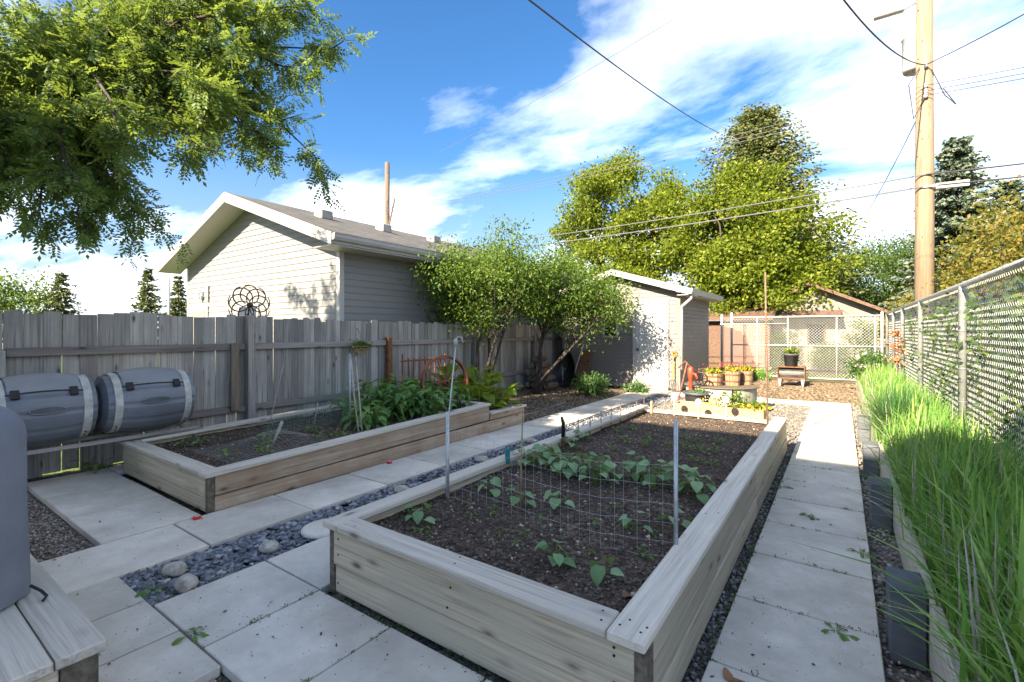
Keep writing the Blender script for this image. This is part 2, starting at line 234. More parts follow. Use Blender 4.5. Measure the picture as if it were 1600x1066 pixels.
# ------------------------------------------------------------------ mesh helpers
def np_mesh(name, V, F):
    V = np.asarray(V, dtype=np.float32); F = np.asarray(F, dtype=np.int32); me = bpy.data.meshes.new(name); k = F.shape[1]
    me.vertices.add(len(V)); me.vertices.foreach_set('co', V.ravel()); me.loops.add(F.size); me.loops.foreach_set('vertex_index', F.ravel())
    me.polygons.add(len(F)); me.polygons.foreach_set('loop_start', np.arange(0, F.size, k, dtype=np.int32)); me.update(calc_edges=True); me.validate(); return me
class MB:
    def __init__(s): s.v = []; s.f = []
    def add(s, vs, fs):
        b = len(s.v); s.v += [tuple(x) for x in vs]; s.f += [tuple(b+i for i in f) for f in fs]; return s
    def hull8(s, p):      # p: 8 corners, bottom 0-3 ccw, top 4-7
        return s.add(p, [(3, 2, 1, 0), (4, 5, 6, 7), (0, 1, 5, 4), (1, 2, 6, 5), (2, 3, 7, 6), (3, 0, 4, 7)])
    def box(s, x0, x1, y0, y1, z0, z1):
        return s.hull8([(x0, y0, z0), (x1, y0, z0), (x1, y1, z0), (x0, y1, z0), (x0, y0, z1), (x1, y0, z1), (x1, y1, z1), (x0, y1, z1)])
    def cbox(s, x0, x1, y0, y1, z0, z1, b=0.006, dz=None):   # chamfered box; dz(x,y) lifts the top
        c = [((x0+x1)/2), ((y0+y1)/2), ((z0+z1)/2)]; h = [(x1-x0)/2, (y1-y0)/2, (z1-z0)/2]; vs = []; idx = {}
        for sx in (-1, 1):
            for sy in (-1, 1):
                for sz in (-1, 1):
                    for a in range(3):
                        q = [sx*(h[0]-b), sy*(h[1]-b), sz*(h[2]-b)]; q[a] = (sx, sy, sz)[a]*h[a]; idx[(sx, sy, sz, a)] = len(vs); vs.append([c[i]+q[i] for i in range(3)])
        fs = []
        for a in range(3):
            u, w_ = (a+1) % 3, (a+2) % 3
            for sg in (-1, 1):
                def k(p, q):
                    t = [0, 0, 0]; t[a] = sg; t[u] = p; t[w_] = q; return idx[(t[0], t[1], t[2], a)]
                f = [k(-1, -1), k(1, -1), k(1, 1), k(-1, 1)]; fs.append(f if sg > 0 else f[::-1])
                for sg2 in (-1, 1):   # edge chamfers between axis a and u
                    def e(ax, q):
                        t = [0, 0, 0]; t[a] = sg; t[u] = sg2; t[w_] = q; return idx[(t[0], t[1], t[2], ax)]
                    f = [e(a, -1), e(u, -1), e(u, 1), e(a, 1)]; fs.append(f if sg*sg2 > 0 else f[::-1])
        for sx in (-1, 1):
            for sy in (-1, 1):
                for sz in (-1, 1):
                    f = [idx[(sx, sy, sz, a)] for a in range(3)]; fs.append(f if sx*sy*sz > 0 else f[::-1])
        if dz: vs = [(x, y, z + (dz(x, y) if z > c[2] else 0)) for x, y, z in vs]
        return s.add(vs, fs)
    def tube(s, pts, rad, n=6, caps=True):
        pts = [Vector(p) for p in pts]; m = len(pts); rad = [rad]*m if isinstance(rad, (int, float)) else rad; b = len(s.v); up = None
        for i, p in enumerate(pts):
            d = (pts[min(i+1, m-1)] - pts[max(i-1, 0)]).normalized()
            if up is None: up = d.orthogonal().normalized()
            up = (up - d*up.dot(d)); up = up.normalized() if up.length > 1e-6 else d.orthogonal().normalized(); sd_ = d.cross(up)
            for k in range(n):
                a = 2*math.pi*k/n; s.v.append(tuple(p + (up*math.cos(a) + sd_*math.sin(a))*rad[i]))
        for i in range(m-1):
            for k in range(n): s.f.append((b+i*n+k, b+i*n+(k+1) % n, b+(i+1)*n+(k+1) % n, b+(i+1)*n+k))
        if caps: s.f.append(tuple(b+k for k in range(n))[::-1]); s.f.append(tuple(b+(m-1)*n+k for k in range(n)))
        return s
    def lathe(s, prof, c=(0, 0, 0), n=20, axis='z', caps=True):   # prof: (r, h)
        b = len(s.v); m = len(prof)
        for r, h in prof:
            for k in range(n):
                a = 2*math.pi*k/n; u, v = r*math.cos(a), r*math.sin(a)
                s.v.append((c[0]+u, c[1]+v, c[2]+h) if axis == 'z' else (c[0]+u, c[1]+h, c[2]+v) if axis == 'y' else (c[0]+h, c[1]+u, c[2]+v))
        for i in range(m-1):
            for k in range(n):
                f = (b+i*n+k, b+i*n+(k+1) % n, b+(i+1)*n+(k+1) % n, b+(i+1)*n+k); s.f.append(f if axis == 'z' else f[::-1])
        if caps and prof[0][0] > 1e-4: s.f.append(tuple(b+k for k in range(n))[::-1])
        if caps and prof[-1][0] > 1e-4: s.f.append(tuple(b+(m-1)*n+k for k in range(n)))
        return s
    def mesh(s, name):
        me = bpy.data.meshes.new(name); me.from_pydata(s.v, [], s.f); me.update(); return me
ORD = ['first', 'second', 'third', 'fourth', 'fifth', 'sixth', 'seventh', 'eighth', 'ninth', 'tenth', 'eleventh', 'twelfth', 'thirteenth', 'fourteenth', 'fifteenth']
WL = {}     # world location of every object
def wl(o): return WL.get(o.name, Vector((0, 0, 0))) if o else Vector((0, 0, 0))
def link(name, data, mat, parent, origin, smooth=False):
    o = bpy.data.objects.new(name, data); COL.objects.link(o)
    if data and mat and not data.materials: data.materials.append(mat)
    o.location = Vector(origin) - wl(parent); o.parent = parent; WL[o.name] = Vector(origin)
    if smooth and data: data.polygons.foreach_set('use_smooth', [True]*len(data.polygons))
    return o
def tagit(o, label=None, cat=None, group=None, kind=None):
    if label: o['label'] = label
    if cat: o['category'] = cat
    if group: o['group'] = group
    if kind: o['kind'] = kind
    return o
def thing(name, label, cat, loc=(0, 0, 0), group=None):
    o = link(name, None, None, None, loc); return tagit(o, label, cat, group)
def build(mb, name, mat, parent=None, smooth=False, origin=None):     # mesh given in world coordinates
    if isinstance(mb, MB):
        if origin is None:
            a = np.array(mb.v); lo, hi = a.min(0), a.max(0); origin = ((lo[0]+hi[0])/2, (lo[1]+hi[1])/2, (lo[2]+hi[2])/2)
        mb.v = [(x-origin[0], y-origin[1], z-origin[2]) for x, y, z in mb.v]; me = mb.mesh(name)
    return link(name, me, M[mat] if isinstance(mat, str) else mat, parent, origin, smooth)
def build_np(V, F, name, mat, parent=None, smooth=False, origin=None):
    V = np.asarray(V, dtype=np.float64); o = Vector(origin) if origin is not None else Vector((V.min(0)+V.max(0))/2); me = np_mesh(name, V - np.array(o), F)
    return link(name, me, M[mat], parent, o, smooth)
def unit(a): return a / np.maximum(np.linalg.norm(a, axis=-1, keepdims=True), 1e-9)
def rdir(n): return unit(RNG.normal(size=(n, 3)))
def leaf_faces(P, D, Nn, Ln, Wn, fold=0.18):     # diamond leaves, two triangles each
    S = unit(np.cross(D, Nn)); U = np.cross(S, D); Ln = np.asarray(Ln).reshape(-1, 1); Wn = np.asarray(Wn).reshape(-1, 1)
    mid = P + D*Ln*0.45 + U*Wn*fold; V = np.stack([P, mid + S*Wn*0.5, P + D*Ln, mid - S*Wn*0.5], 1).reshape(-1, 3)
    b = np.arange(len(P))*4; F = np.concatenate([np.stack([b, b+1, b+2], 1), np.stack([b, b+2, b+3], 1)]); return V, F
def stones(P, size, flat=0.5, stretch=1.0):      # angular stones: jittered octahedra
    n = len(P); base = np.array([(1, 0, 0), (0, 1, 0), (-1, 0, 0), (0, -1, 0), (0, 0, 1), (0, 0, -1)], float)
    q = base[None] * RNG.uniform(0.65, 1.25, (n, 6, 1)) + RNG.normal(0, 0.16, (n, 6, 3)); q *= np.array([stretch, 1, flat])
    a = RNG.uniform(0, 6.28, n); t = RNG.normal(0, 0.35, n); ca, sa, ct, st = np.cos(a), np.sin(a), np.cos(t), np.sin(t)
    x, y, z = q[..., 0], q[..., 1], q[..., 2]; x, z = x*ct[:, None]-z*st[:, None], x*st[:, None]+z*ct[:, None]; x, y = x*ca[:, None]-y*sa[:, None], x*sa[:, None]+y*ca[:, None]
    V = np.stack([x, y, z], -1)*np.asarray(size).reshape(-1, 1, 1) + P[:, None]; tri = np.array([(0, 1, 4), (1, 2, 4), (2, 3, 4), (3, 0, 4), (1, 0, 5), (2, 1, 5), (3, 2, 5), (0, 3, 5)])
    return V.reshape(-1, 3), (tri[None] + (np.arange(n)*6)[:, None, None]).reshape(-1, 3)
def segs(A, B, r):                                # three-sided wires from A to B
    D = unit(B-A); ref = np.where(np.abs(D[:, 2:3]) > 0.9, np.array([[1., 0, 0]]), np.array([[0, 0, 1.]])); U = unit(np.cross(D, ref)); W = np.cross(D, U); V = []
    for k in range(3):
        a = 2*math.pi*k/3; o = (U*math.cos(a)+W*math.sin(a))*r; V += [A+o, B+o]
    V = np.stack(V, 1).reshape(-1, 3); b = np.arange(len(A))*6
    F = np.concatenate([np.stack([b+2*k, b+2*((k+1) % 3), b+2*((k+1) % 3)+1, b+2*k+1], 1) for k in range(3)]); return V, F
def chain_link(p0, u, length, z0, z1, cell=0.06, r=0.0022):
    u = np.array(u, float); p0 = np.array(p0, float); ncol = int(length/cell); nrow = int((z1-z0)/(cell*0.5)); nrm = np.array([u[1], -u[0], 0]); A, B = [], []
    for i in range(ncol):
        k = np.arange(nrow+1); off = (i + 0.5 + np.where(k % 2 == 0, 0.5, -0.5)*1.0)*cell
        P = p0 + u*off[:, None] + nrm*np.where(k % 2 == 0, 0.003, -0.003)[:, None]; P[:, 2] = z0 + k*cell*0.5; A.append(P[:-1]); B.append(P[1:])
    return segs(np.concatenate(A), np.concatenate(B), r)
def grid_sheet(x0, x1, y0, y1, nx, ny, zf):
    X, Y = np.meshgrid(np.linspace(x0, x1, nx), np.linspace(y0, y1, ny)); Z = zf(X, Y); V = np.stack([X, Y, Z], -1).reshape(-1, 3)
    i = np.arange(nx*ny).reshape(ny, nx); F = np.stack([i[:-1, :-1], i[:-1, 1:], i[1:, 1:], i[1:, :-1]], -1).reshape(-1, 4); return V, F
_ph = RNG.uniform(0, 6.28, (40, 2)); _fr = RNG.normal(size=(40, 2))
def rough(X, Y, f0, amp, n=24):
    Z = np.zeros_like(X)
    for i in range(n):
        f = f0*(1.16**i); Z += np.sin(X*_fr[i, 0]*f+_ph[i, 0])*np.cos(Y*_fr[i, 1]*f+_ph[i, 1])*amp/(1.10**i)
    return Z
def leafmesh(name, Ln, W, n=6, droop=0.3, cup=0.15, shape='oval', wave=0.0):
    mb = MB(); vs = []
    for i in range(n+1):
        t = i/n
        if shape == 'heart': wd = W*(math.sin(math.pi*min(1, (t*0.86+0.14)))**0.8)*(1.15-0.6*t) if t < 1 else 0
        elif shape == 'lance': wd = W*math.sin(math.pi*(0.06+0.94*t))**0.9*(1.1-0.35*t)
        else: wd = W*math.sin(math.pi*(0.05+0.95*t))**0.75
        x = Ln*(t - 0.25*droop*t*t); z = -droop*Ln*t*t*0.6 + 0.12*Ln*t; wv = wave*math.sin(t*9)*W
        vs += [(x, -wd/2, z+cup*wd+wv), (x, 0, z), (x, wd/2, z+cup*wd-wv)]
    fs = []
    for i in range(n):
        a = 3*i; fs += [(a, a+3, a+4, a+1), (a+1, a+4, a+5, a+2)]
    mb.add(vs, fs); me = mb.mesh(name); me.polygons.foreach_set('use_smooth', [True]*len(me.polygons)); return me

# ------------------------------------------------------------------ setting: ground, gravel, paving
def sheet(name, x0, x1, y0, y1, z, mat, nx=2, ny=2, amp=0.0, f0=2.0, label=None):
    V, F = grid_sheet(x0, x1, y0, y1, nx, ny, lambda X, Y: z + (rough(X, Y, f0, amp) if amp else 0*X)); o = build_np(V, F, name, mat, origin=((x0+x1)/2, (y0+y1)/2, z)); o['kind'] = 'structure'
    if label: o['label'] = label
    return o
sheet('ground', -600, 600, -600, 600, -0.10, 'ground')
sheet('lawn', -60, -7.1, -20, 90, -0.085, 'lawn'); 
sheet('mulch_ground', -6.95, -4.25, 6.4, 12.0, -0.045, 'mulch_base', 40, 60, 0.010, 3)
sheet('gravel_ground', -3.7, -0.4, 6.7, 11.6, -0.05, 'gravel_base', 30, 40, 0.006, 4)
sheet('mulch_ground', -3.3, 0.9, 12.0, 16.75, -0.045, 'mulch_base', 40, 40, 0.008, 3)
sheet('side_soil', -6.95, -6.2, 0.2, 6.4, -0.06, 'soil', 20, 60, 0.01, 5)
sheet('gravel_ground', -6.7, -4.2, -0.5, 1.2, -0.055, 'gravel_base')
sheet('gravel_ground', -3.8, 0.3, -0.6, 1.02, -0.06, 'gravel_base')
sheet('bedding', -4.3, 0.4, 0.95, 12.0, -0.075, 'gravel_base')
sheet('far_lawn', -9, 14, 17.0, 20.8, -0.05, 'lawn', 60, 20, 0.02, 3)
sheet('alley', -30, 30, 16.9, 19.0, -0.046, 'mulch_base', 30, 8, 0.01, 2)
pav = link('paving', None, None, None, (0, 0, 0)); pav['kind'] = 'structure'
def slab(x0, x1, y0, y1, gap=0.006, h=0.0):
    t = random.uniform(-0.003, 0.003) + h; mb = MB().cbox(x0+gap, x1-gap, y0+gap, y1-gap, -0.05+t, t, 0.004); o = build(mb, 'slab', 'concrete', pav, origin=((x0+x1)/2, (y0+y1)/2, t)); o.rotation_euler = (random.uniform(-.002, .002), random.uniform(-.002, .002), random.uniform(-.003, .003)); return o
y = 0.72
while y < 11.4: slab(-4.27, -3.63, y, min(y+0.793, 11.85)); y += 0.793
for x in (-6.62, -5.84, -5.06): slab(x, x+0.78, 1.07, 1.72)
slab(-6.62, -6.34, 1.72, 2.4)
for x in (-3.63, -3.18, -2.73): slab(x, x+0.45, 0.55, 1.0)
x = -3.1
while x < -0.6: slab(x, x+0.612, 1.0, 1.62); x += 0.612
slab(-0.65, -0.5, 1.0, 1.62); slab(-3.1, -2.49, 1.62, 2.23)
y = 1.0
while y < 11.9: slab(-0.5, 0.16, y, min(y+0.645, 12.1)); y += 0.645
x = -3.6
while x < -0.6: slab(x, x+0.78, 11.45, 11.9); x += 0.78
slab(-4.5, -3.4, 11.42, 11.86, h=0.02)

def scatter(n, x0, x1, y0, y1, z, dens=None):
    P = np.stack([RNG.uniform(x0, x1, n), RNG.uniform(y0, y1, n), np.zeros(n)], 1)
    if dens: P[:, 1] = y0 + (y1-y0)*RNG.uniform(0, 1, n)**dens
    P[:, 2] = z + RNG.normal(0, 0.006, n); return P
def stuff(P, size, flat, name, mat, label, cat, stretch=1.0):
    V, F = stones(P, size, flat, stretch); o = build_np(V, F, name, mat); return tagit(o, label, cat, kind='stuff')
P = scatter(6500, -3.62, -3.11, 1.01, 11.3, -0.03, 1.7); stuff(P, RNG.uniform(0.014, 0.034, len(P)), 0.42, 'slate_chips', 'slate', 'blue grey slate chips filling the strip beside the walk', 'gravel', 1.35)
P = np.concatenate([scatter(9000, -6.62, -4.28, -0.1, 1.06, -0.045)]); stuff(P, RNG.uniform(0.006, 0.014, len(P)), 0.7, 'pea_gravel', 'pea', 'brown pea gravel patch left of the slabs', 'gravel')
P = scatter(3500, -2.3, -1.0, 0.3, 0.99, -0.045); stuff(P, RNG.uniform(0.006, 0.014, len(P)), 0.7, 'pea_gravel', 'pea', 'small pea gravel patch at the bottom edge of the picture', 'gravel')
P = np.concatenate([scatter(9000, -3.6, -0.5, 7.0, 11.45, -0.045), scatter(900, -0.58, -0.47, 1.6, 7.0, -0.04), scatter(1500, 0.165, 0.3, 1.6, 12, -0.04)]); stuff(P, RNG.uniform(0.009, 0.022, len(P)), 0.6, 'grey_gravel', 'greygravel', 'grey gravel behind the large garden bed', 'gravel')
P = np.concatenate([scatter(9000, -6.9, -4.28, 6.6, 11.85, -0.035)]); stuff(P, RNG.uniform(0.012, 0.03, len(P)), 0.3, 'wood_chips', 'chips', 'tan wood chips under the fruit tree', 'mulch', 2.0)
P = np.concatenate([scatter(9000, -3.2, 0.5, 12.0, 16.7, -0.035)]); stuff(P, RNG.uniform(0.014, 0.032, len(P)), 0.3, 'wood_chips', 'chips', 'tan wood chips in front of the chain link gate', 'mulch', 2.0)

P = np.concatenate([scatter(120, -4.25, -3.65, .8, 8, .004, 1.6), scatter(70, -6.5, -4.3, 1.1, 1.7, .004), scatter(110, -3.1, -.5, 1.02, 1.6, .004), scatter(160, -.48, .14, 1.7, 9, .004, 1.5), scatter(40, -3.6, -2.3, .6, 1.0, .004)]); P[:, 2] = .004
stuff(P, np.exp(RNG.normal(-5.9, .45, len(P))).clip(.001, .008), .5, 'paving_grit', 'clod', 'crumbs of soil and grit scattered over the paving slabs', 'grit', 1.6)
jl = [(np.array([-.5+.66*u, 1.0+.645*k]), 0) for k in range(1, 14) for u in RNG.uniform(0, 1, 9)] + [(np.array([-3.1+.612*k, 1.0+.62*u]), 0) for k in range(0, 5) for u in RNG.uniform(0, 1, 12)] + [(np.array([-.51+RNG.normal(0, .012), y_]), 0) for y_ in RNG.uniform(1.7, 7, 120)] + [(np.array([-2.45+1.9*u, 1.625+RNG.normal(0, .008)]), 0) for u in RNG.uniform(0, 1, 60)]
P = np.array([[q[0][0], q[0][1], -.004] for q in jl]); P = np.repeat(P, 7, 0) + RNG.normal(0, 1, (len(P)*7, 3))*np.array([.012, .012, .003]); V, F = leaf_faces(P, unit(rdir(len(P))+np.array([0, 0, .8])), rdir(len(P)), RNG.uniform(.008, .022, len(P)), RNG.uniform(.004, .008, len(P))); tagit(build_np(V, F, 'joint_moss', 'vine'), 'moss and tiny weeds growing in the paving joints', 'moss', kind='stuff')
def rock(name, label, loc, r, flat, mat='rock', disc=False):
    me = bpy.data.meshes.new(name); import bmesh
    bm = bmesh.new(); bmesh.ops.create_icosphere(bm, subdivisions=3, radius=1)
    ph = random.uniform(0, 9)
    for v in bm.verts:
        k = 1 + 0.10*math.sin(v.co.x*2.3+ph)*math.cos(v.co.y*2.9+ph*2) + 0.05*math.sin(v.co.z*6+v.co.x*5+ph)
        if disc: v.co.z = max(-1, min(1, v.co.z*2.5)); rr = math.hypot(v.co.x, v.co.y); k = 1
        v.co = Vector((v.co.x*r*k, v.co.y*r*k*(1 if disc else 0.8), v.co.z*r*flat*k))
    bm.to_mesh(me); bm.free(); o = link(name, me, M[mat], None, loc, True); return tagit(o, label, 'rock')
rock('rock', 'speckled tan round rock lying on slate chips near the corner', (-3.17, 1.19, 0.01), 0.075, 0.6)
rock('rock', 'pale grey round rock behind the speckled one on slate chips', (-3.42, 1.22, 0.01), 0.075, 0.55)
rock('rock', 'smooth beige rock alone in the middle of the slate strip', (-3.24, 1.72, 0.01), 0.075, 0.45)
tagit(rock('stepping_stone', 'round pale disc stepping stone on the slate strip', (-3.22, 2.13, 0.0), 0.165, 0.12, 'concrete', True), cat='stepping stone')
for i, (X, Y, lb) in enumerate(((-3.38, 3.05, 'flat white rock on slate chips beyond the round disc'), (-3.42, 4.3, 'white rock half hidden behind the long bed cap'), (-3.45, 5.4, 'pale flat rock farther along the slate strip'), (-0.75, 7.55, 'pale rock on gravel behind the far corner of the large bed'))):
    rock('rock', lb, (X, Y, 0.01), 0.09, 0.4)

# ------------------------------------------------------------------ raised beds
def soil_part(parent, x0, x1, y0, y1, z, nx, ny, amp, nclod, ys=1.0, zf=None):
    zfun = lambda X, Y: z + (zf(X, Y) if zf else 0) + rough(X, Y, 5.0, amp)
    V, F = grid_sheet(x0, x1, y0, y1, nx, ny, zfun); o = build_np(V, F, 'soil', 'soil', parent, True, origin=((x0+x1)/2, (y0+y1)/2, z))
    n = nclod; P = np.stack([RNG.uniform(x0+.02, x1-.02, n), y0+.02+(y1-y0-.04)*RNG.uniform(0, 1, n)**ys, np.zeros(n)], 1); P[:, 2] = zfun(P[:, 0], P[:, 1]) + 0.003
    V, F = stones(P, np.exp(RNG.normal(-5.25, 0.55, n)).clip(0.002, 0.02), 0.75); c = build_np(V, F, 'soil_clods', 'clod', parent); c['kind'] = 'stuff'
    return zfun
bedR = thing('raised_garden_bed', 'large open timber garden bed of dark soil in the foreground', 'garden bed', (-1.5, 4.2, 0))
X0, X1, Y0, Y1, ZT = -2.45, -0.57, 1.65, 6.9, 0.40
def nails(parent, pts, r=0.005):
    for p in pts: build(MB().lathe([(r, -0.002), (r, 0.0012), (0.0001, 0.0014)], p, 8), 'nail', 'darkmetal', parent)
# front boards
b = build(MB().cbox(X0+0.045, X1-0.045, Y0, Y0+0.038, 0.155, ZT-0.04, 0.004), 'side_board', 'bed_x', bedR)
build(MB().cbox(X0+0.045, X1-0.045, Y0+0.014, Y0+0.05, -0.01, 0.143, 0.004), 'side_board', 'bed_x', bedR)
for xx in (X0, X1-0.045): build(MB().cbox(xx, xx+0.043, Y0+0.004, Y0+0.09, -0.02, ZT-0.041, 0.004), 'corner_post', 'endgrain', bedR)
# long boards
for xx in (X0+0.003, X1-0.039):
    for a, c_ in ((Y0+0.092, 4.3), (4.304, Y1)):
        build(MB().cbox(xx, xx+0.036, a, c_, 0.155, ZT-0.04, 0.004), 'side_board', 'bed_y', bedR); build(MB().cbox(xx+0.008, xx+0.044, a, c_, -0.01, 0.148, 0.004), 'side_board', 'bed_y', bedR)
build(MB().cbox(X0+0.05, X1-0.05, Y1-0.04, Y1, 0.0, 0.31, 0.004), 'side_board', 'bed_x', bedR)
# caps
capf = build(MB().cbox(X0+0.105, X1-0.145, Y0-0.025, Y0+0.118, ZT-0.038, ZT, 0.006), 'cap_board', 'cap_x', bedR)
capr = build(MB().cbox(X1-0.14, X1+0.005, Y0-0.028, Y1-0.02, ZT-0.038, ZT+0.002, 0.006), 'cap_board', 'cap_y', bedR)
capl = build(MB().cbox(X0-0.025, X0+0.1, Y0-0.028, 4.3, ZT-0.038, ZT, 0.006), 'cap_board', 'cap_y', bedR)
capl2 = build(MB().cbox(X0-0.022, X0+0.1, 4.304, Y1, ZT-0.04, ZT-0.002, 0.006), 'cap_board', 'cap_y', bedR)
build(MB().cbox(X0+0.105, X1-0.145, Y1-0.09, Y1+0.03, 0.313, 0.345, 0.005), 'cap_board', 'bed_x', bedR)
nails(capf, [(X1-0.18, Y0+0.02, ZT), (X1-0.2, Y0+0.08, ZT), (-1.5, Y0+0.03, ZT), (-1.52, Y0+0.09, ZT), (X0+0.2, Y0+0.03, ZT)])
nails(capr, [(X1-0.11, Y0+0.03, ZT+.002), (X1-0.09, Y0+0.08, ZT+.002), (X1-0.03, Y0+0.03, ZT+.002), (X1-0.02, Y0+0.07, ZT+.002), (X1-0.1, 3.0, ZT+.002), (X1-0.04, 3.05, ZT+.002), (X1-0.1, 4.4, ZT+.002)])
sidenails = [(X0+.09, Y0-.001, z_) for z_ in (.22, .31, .06)] + [(X1-.12, Y0-.001, z_) for z_ in (.2, .3, .33)] + [(-1.5, Y0-.001, .3), (-1.52, Y0-.001, .2)]
for p in sidenails: build(MB().lathe([(.0055, -.002), (.0055, .001), (.0001, .0015)][::-1], p, 8, 'y'), 'nail', 'darkmetal', b)
zR = soil_part(bedR, X0+0.03, X1-0.03, Y0+0.03, Y1-0.03, 0.295, 150, 330, 0.0042, 16000, 1.5)
# left long bed: its top rises a little towards the far end
bedL = thing('raised_garden_bed', 'long timber garden bed with leafy plants along the grey board fence', 'garden bed', (-5.2, 3.6, 0))
rise = lambda x, y: max(0, (y-1.74))*0.026
LX0, LX1, LY0, LY1 = -6.28, -4.28, 1.76, 5.55
build(MB().cbox(LX0, LX1-0.05, LY0, LY0+0.038, 0.115, 0.29, 0.004), 'side_board', 'bed_x', bedL); build(MB().cbox(LX0, LX1-0.05, LY0+0.008, LY0+0.046, -0.01, 0.108, 0.004), 'side_board', 'bed_x', bedL)
build(MB().cbox(LX1-0.048, LX1-0.002, LY0+0.002, LY0+0.055, -0.01, 0.29, 0.004), 'corner_post', 'endgrain', bedL)
up = MB().cbox(LX1-0.04, LX1, LY0+0.058, LY1, 0.125, 0.285, 0.004); up.v = [(x, y, z + rise(x, y)*(1.0 if z > 0.2 else 0.55)) for x, y, z in up.v]; build(up, 'side_board', 'brownboard_y', bedL)
lo = MB().cbox(LX1-0.046, LX1-0.006, LY0+0.058, 6.5, -0.01, 0.115, 0.004); lo.v = [(x, y, z + (rise(x, min(y, 5.6))*0.5 if z > 0.05 else 0)) for x, y, z in lo.v]; build(lo, 'side_board', 'brownboard_y', bedL)
cl = MB().cbox(LX1-0.125, LX1+0.02, LY0-0.02, LY1+0.03, 0.288, 0.325, 0.006); cl.v = [(x, y, z+rise(x, y)) for x, y, z in cl.v]; build(cl, 'cap_board', 'cap_y', bedL)
build(MB().cbox(LX0-0.02, LX1-0.13, LY0-0.02, LY0+0.125, 0.29, 0.327, 0.006), 'cap_board', 'cap_x', bedL)
cb = MB().cbox(LX0-0.02, LX0+0.12, LY0+0.13, LY1, 0.288, 0.325, 0.006); cb.v = [(x, y, z+rise(x, y)) for x, y, z in cb.v]; build(cb, 'cap_board', 'cap_y', bedL)
build(MB().cbox(LX0, LX0+0.035, LY0+0.05, LY1, 0, 0.287, 0.004), 'side_board', 'bed_y', bedL)
build(MB().cbox(LX0+0.125, LX1-0.13, LY1-0.1, LY1+0.03, 0.39, 0.425, 0.005), 'cap_board', 'cap_x', bedL); build(MB().cbox(LX0, LX1-0.045, LY1-0.04, LY1-0.004, 0.0, 0.388, 0.004), 'side_board', 'bed_x', bedL)
zL = soil_part(bedL, LX0+0.03, LX1-0.03, LY0+0.03, LY1-0.03, 0.235, 110, 190, 0.004, 6000, 1.2, lambda X, Y: (Y-1.76)*0.026)
bedS = thing('low_garden_bed', 'low timber bed holding broad yellow green leaves beyond the long bed', 'garden bed', (-4.9, 6.05, 0))
build(MB().cbox(LX1-0.042, LX1-0.002, LY1+0.035, 6.5, 0.172, 0.25, 0.004), 'side_board', 'brownboard_y', bedS); build(MB().cbox(LX1-0.12, LX1+0.012, LY1+0.04, 6.55, 0.252, 0.285, 0.005), 'cap_board', 'cap_y', bedS)
build(MB().cbox(-5.7, LX1-0.05, 6.49, 6.53, 0, 0.25, 0.004), 'side_board', 'bed_x', bedS); soil_part(bedS, -5.9, LX1-0.05, LY1, 6.5, 0.19, 40, 30, 0.004, 600)
# near bench-like bed, lower left
bedN = thing('timber_planter', 'weathered cracked timber planter top in the lower left corner', 'planter', (-3.2, 0.0, 0))
for a, c_, zz in ((0.425, 0.56, 0.40), (0.283, 0.42, 0.398), (0.14, 0.278, 0.401), (0.0, 0.135, 0.399)): build(MB().cbox(-5.2, -2.15, a, c_, zz-0.04, zz, 0.006), 'cap_board', 'cap_x', bedN)
build(MB().cbox(-5.2, -2.2, 0.5, 0.538, 0.19, 0.357, 0.004), 'side_board', 'bed_x', bedN); build(MB().cbox(-5.2, -2.2, 0.508, 0.546, -0.02, 0.184, 0.004), 'side_board', 'bed_x', bedN)
build(MB().cbox(-2.196, -2.165, 0.44, 0.54, -0.02, 0.356, 0.004), 'corner_post', 'endgrain', bedN)
build(MB().cbox(-2.205, -2.17, -0.8, 0.436, 0.19, 0.356, 0.004), 'side_board', 'bed_y', bedN); build(MB().cbox(-2.2, -2.168, -0.8, 0.436, -0.02, 0.184, 0.004), 'side_board', 'bed_y', bedN)

# ------------------------------------------------------------------ wooden fence
FX = -6.9
fence = thing('board_fence', 'weathered grey vertical board fence along the left side', 'fence', (FX, 6.5, 0))
y = -0.6; proto = []
while y < 13.2:
    wd = random.choice((0.135, 0.14, 0.14, 0.15, 0.115)) if y < 3.6 else random.choice((0.09, 0.095, 0.14, 0.1))
    top = 1.70 + random.uniform(-0.03, 0.025) - (0.03 if y > 4.5 else 0); x = FX - 0.02 + random.uniform(-0.004, 0.004)
    o = build(MB().cbox(x-0.018, x, y, y+wd, -0.06 + random.uniform(0, .05), top, 0.003), 'board', 'fence_z', fence); o.rotation_euler = (random.uniform(-.006, .006), 0, random.uniform(-.02, .02))
    y += wd + random.choice((0.001, 0.002, 0.002, 0.003, 0.004, 0.009))
for yy, wd, hh, mt in ((0.93, 0.10, 1.30, 'fence_z'), (3.37, 0.10, 1.72, 'fence_z'), (5.86, 0.10, 1.38, 'rustpost'), (8.35, 0.10, 1.35, 'fence_z'), (10.9, 0.1, 1.35, 'fence_z')):
    build(MB().cbox(FX+0.001, FX+0.092, yy-wd/2, yy+wd/2, -0.1, hh, 0.005), 'post', mt, fence)
build(MB().cbox(FX+0.042, FX+0.082, 3.1, 3.21, 0.40, 1.33, 0.008), 'post_stub', 'oldpost', fence)
for a, c_ in ((-0.6, 0.87), (0.99, 3.31), (3.43, 5.80), (5.92, 8.29), (8.41, 10.84), (10.96, 13.2)):
    build(MB().cbox(FX+0.001, FX+0.04, a, c_, 1.235, 1.325, 0.004), 'rail', 'rail', fence); build(MB().cbox(FX+0.001, FX+0.04, a, c_, 0.37, 0.46, 0.004), 'rail', 'rail', fence)
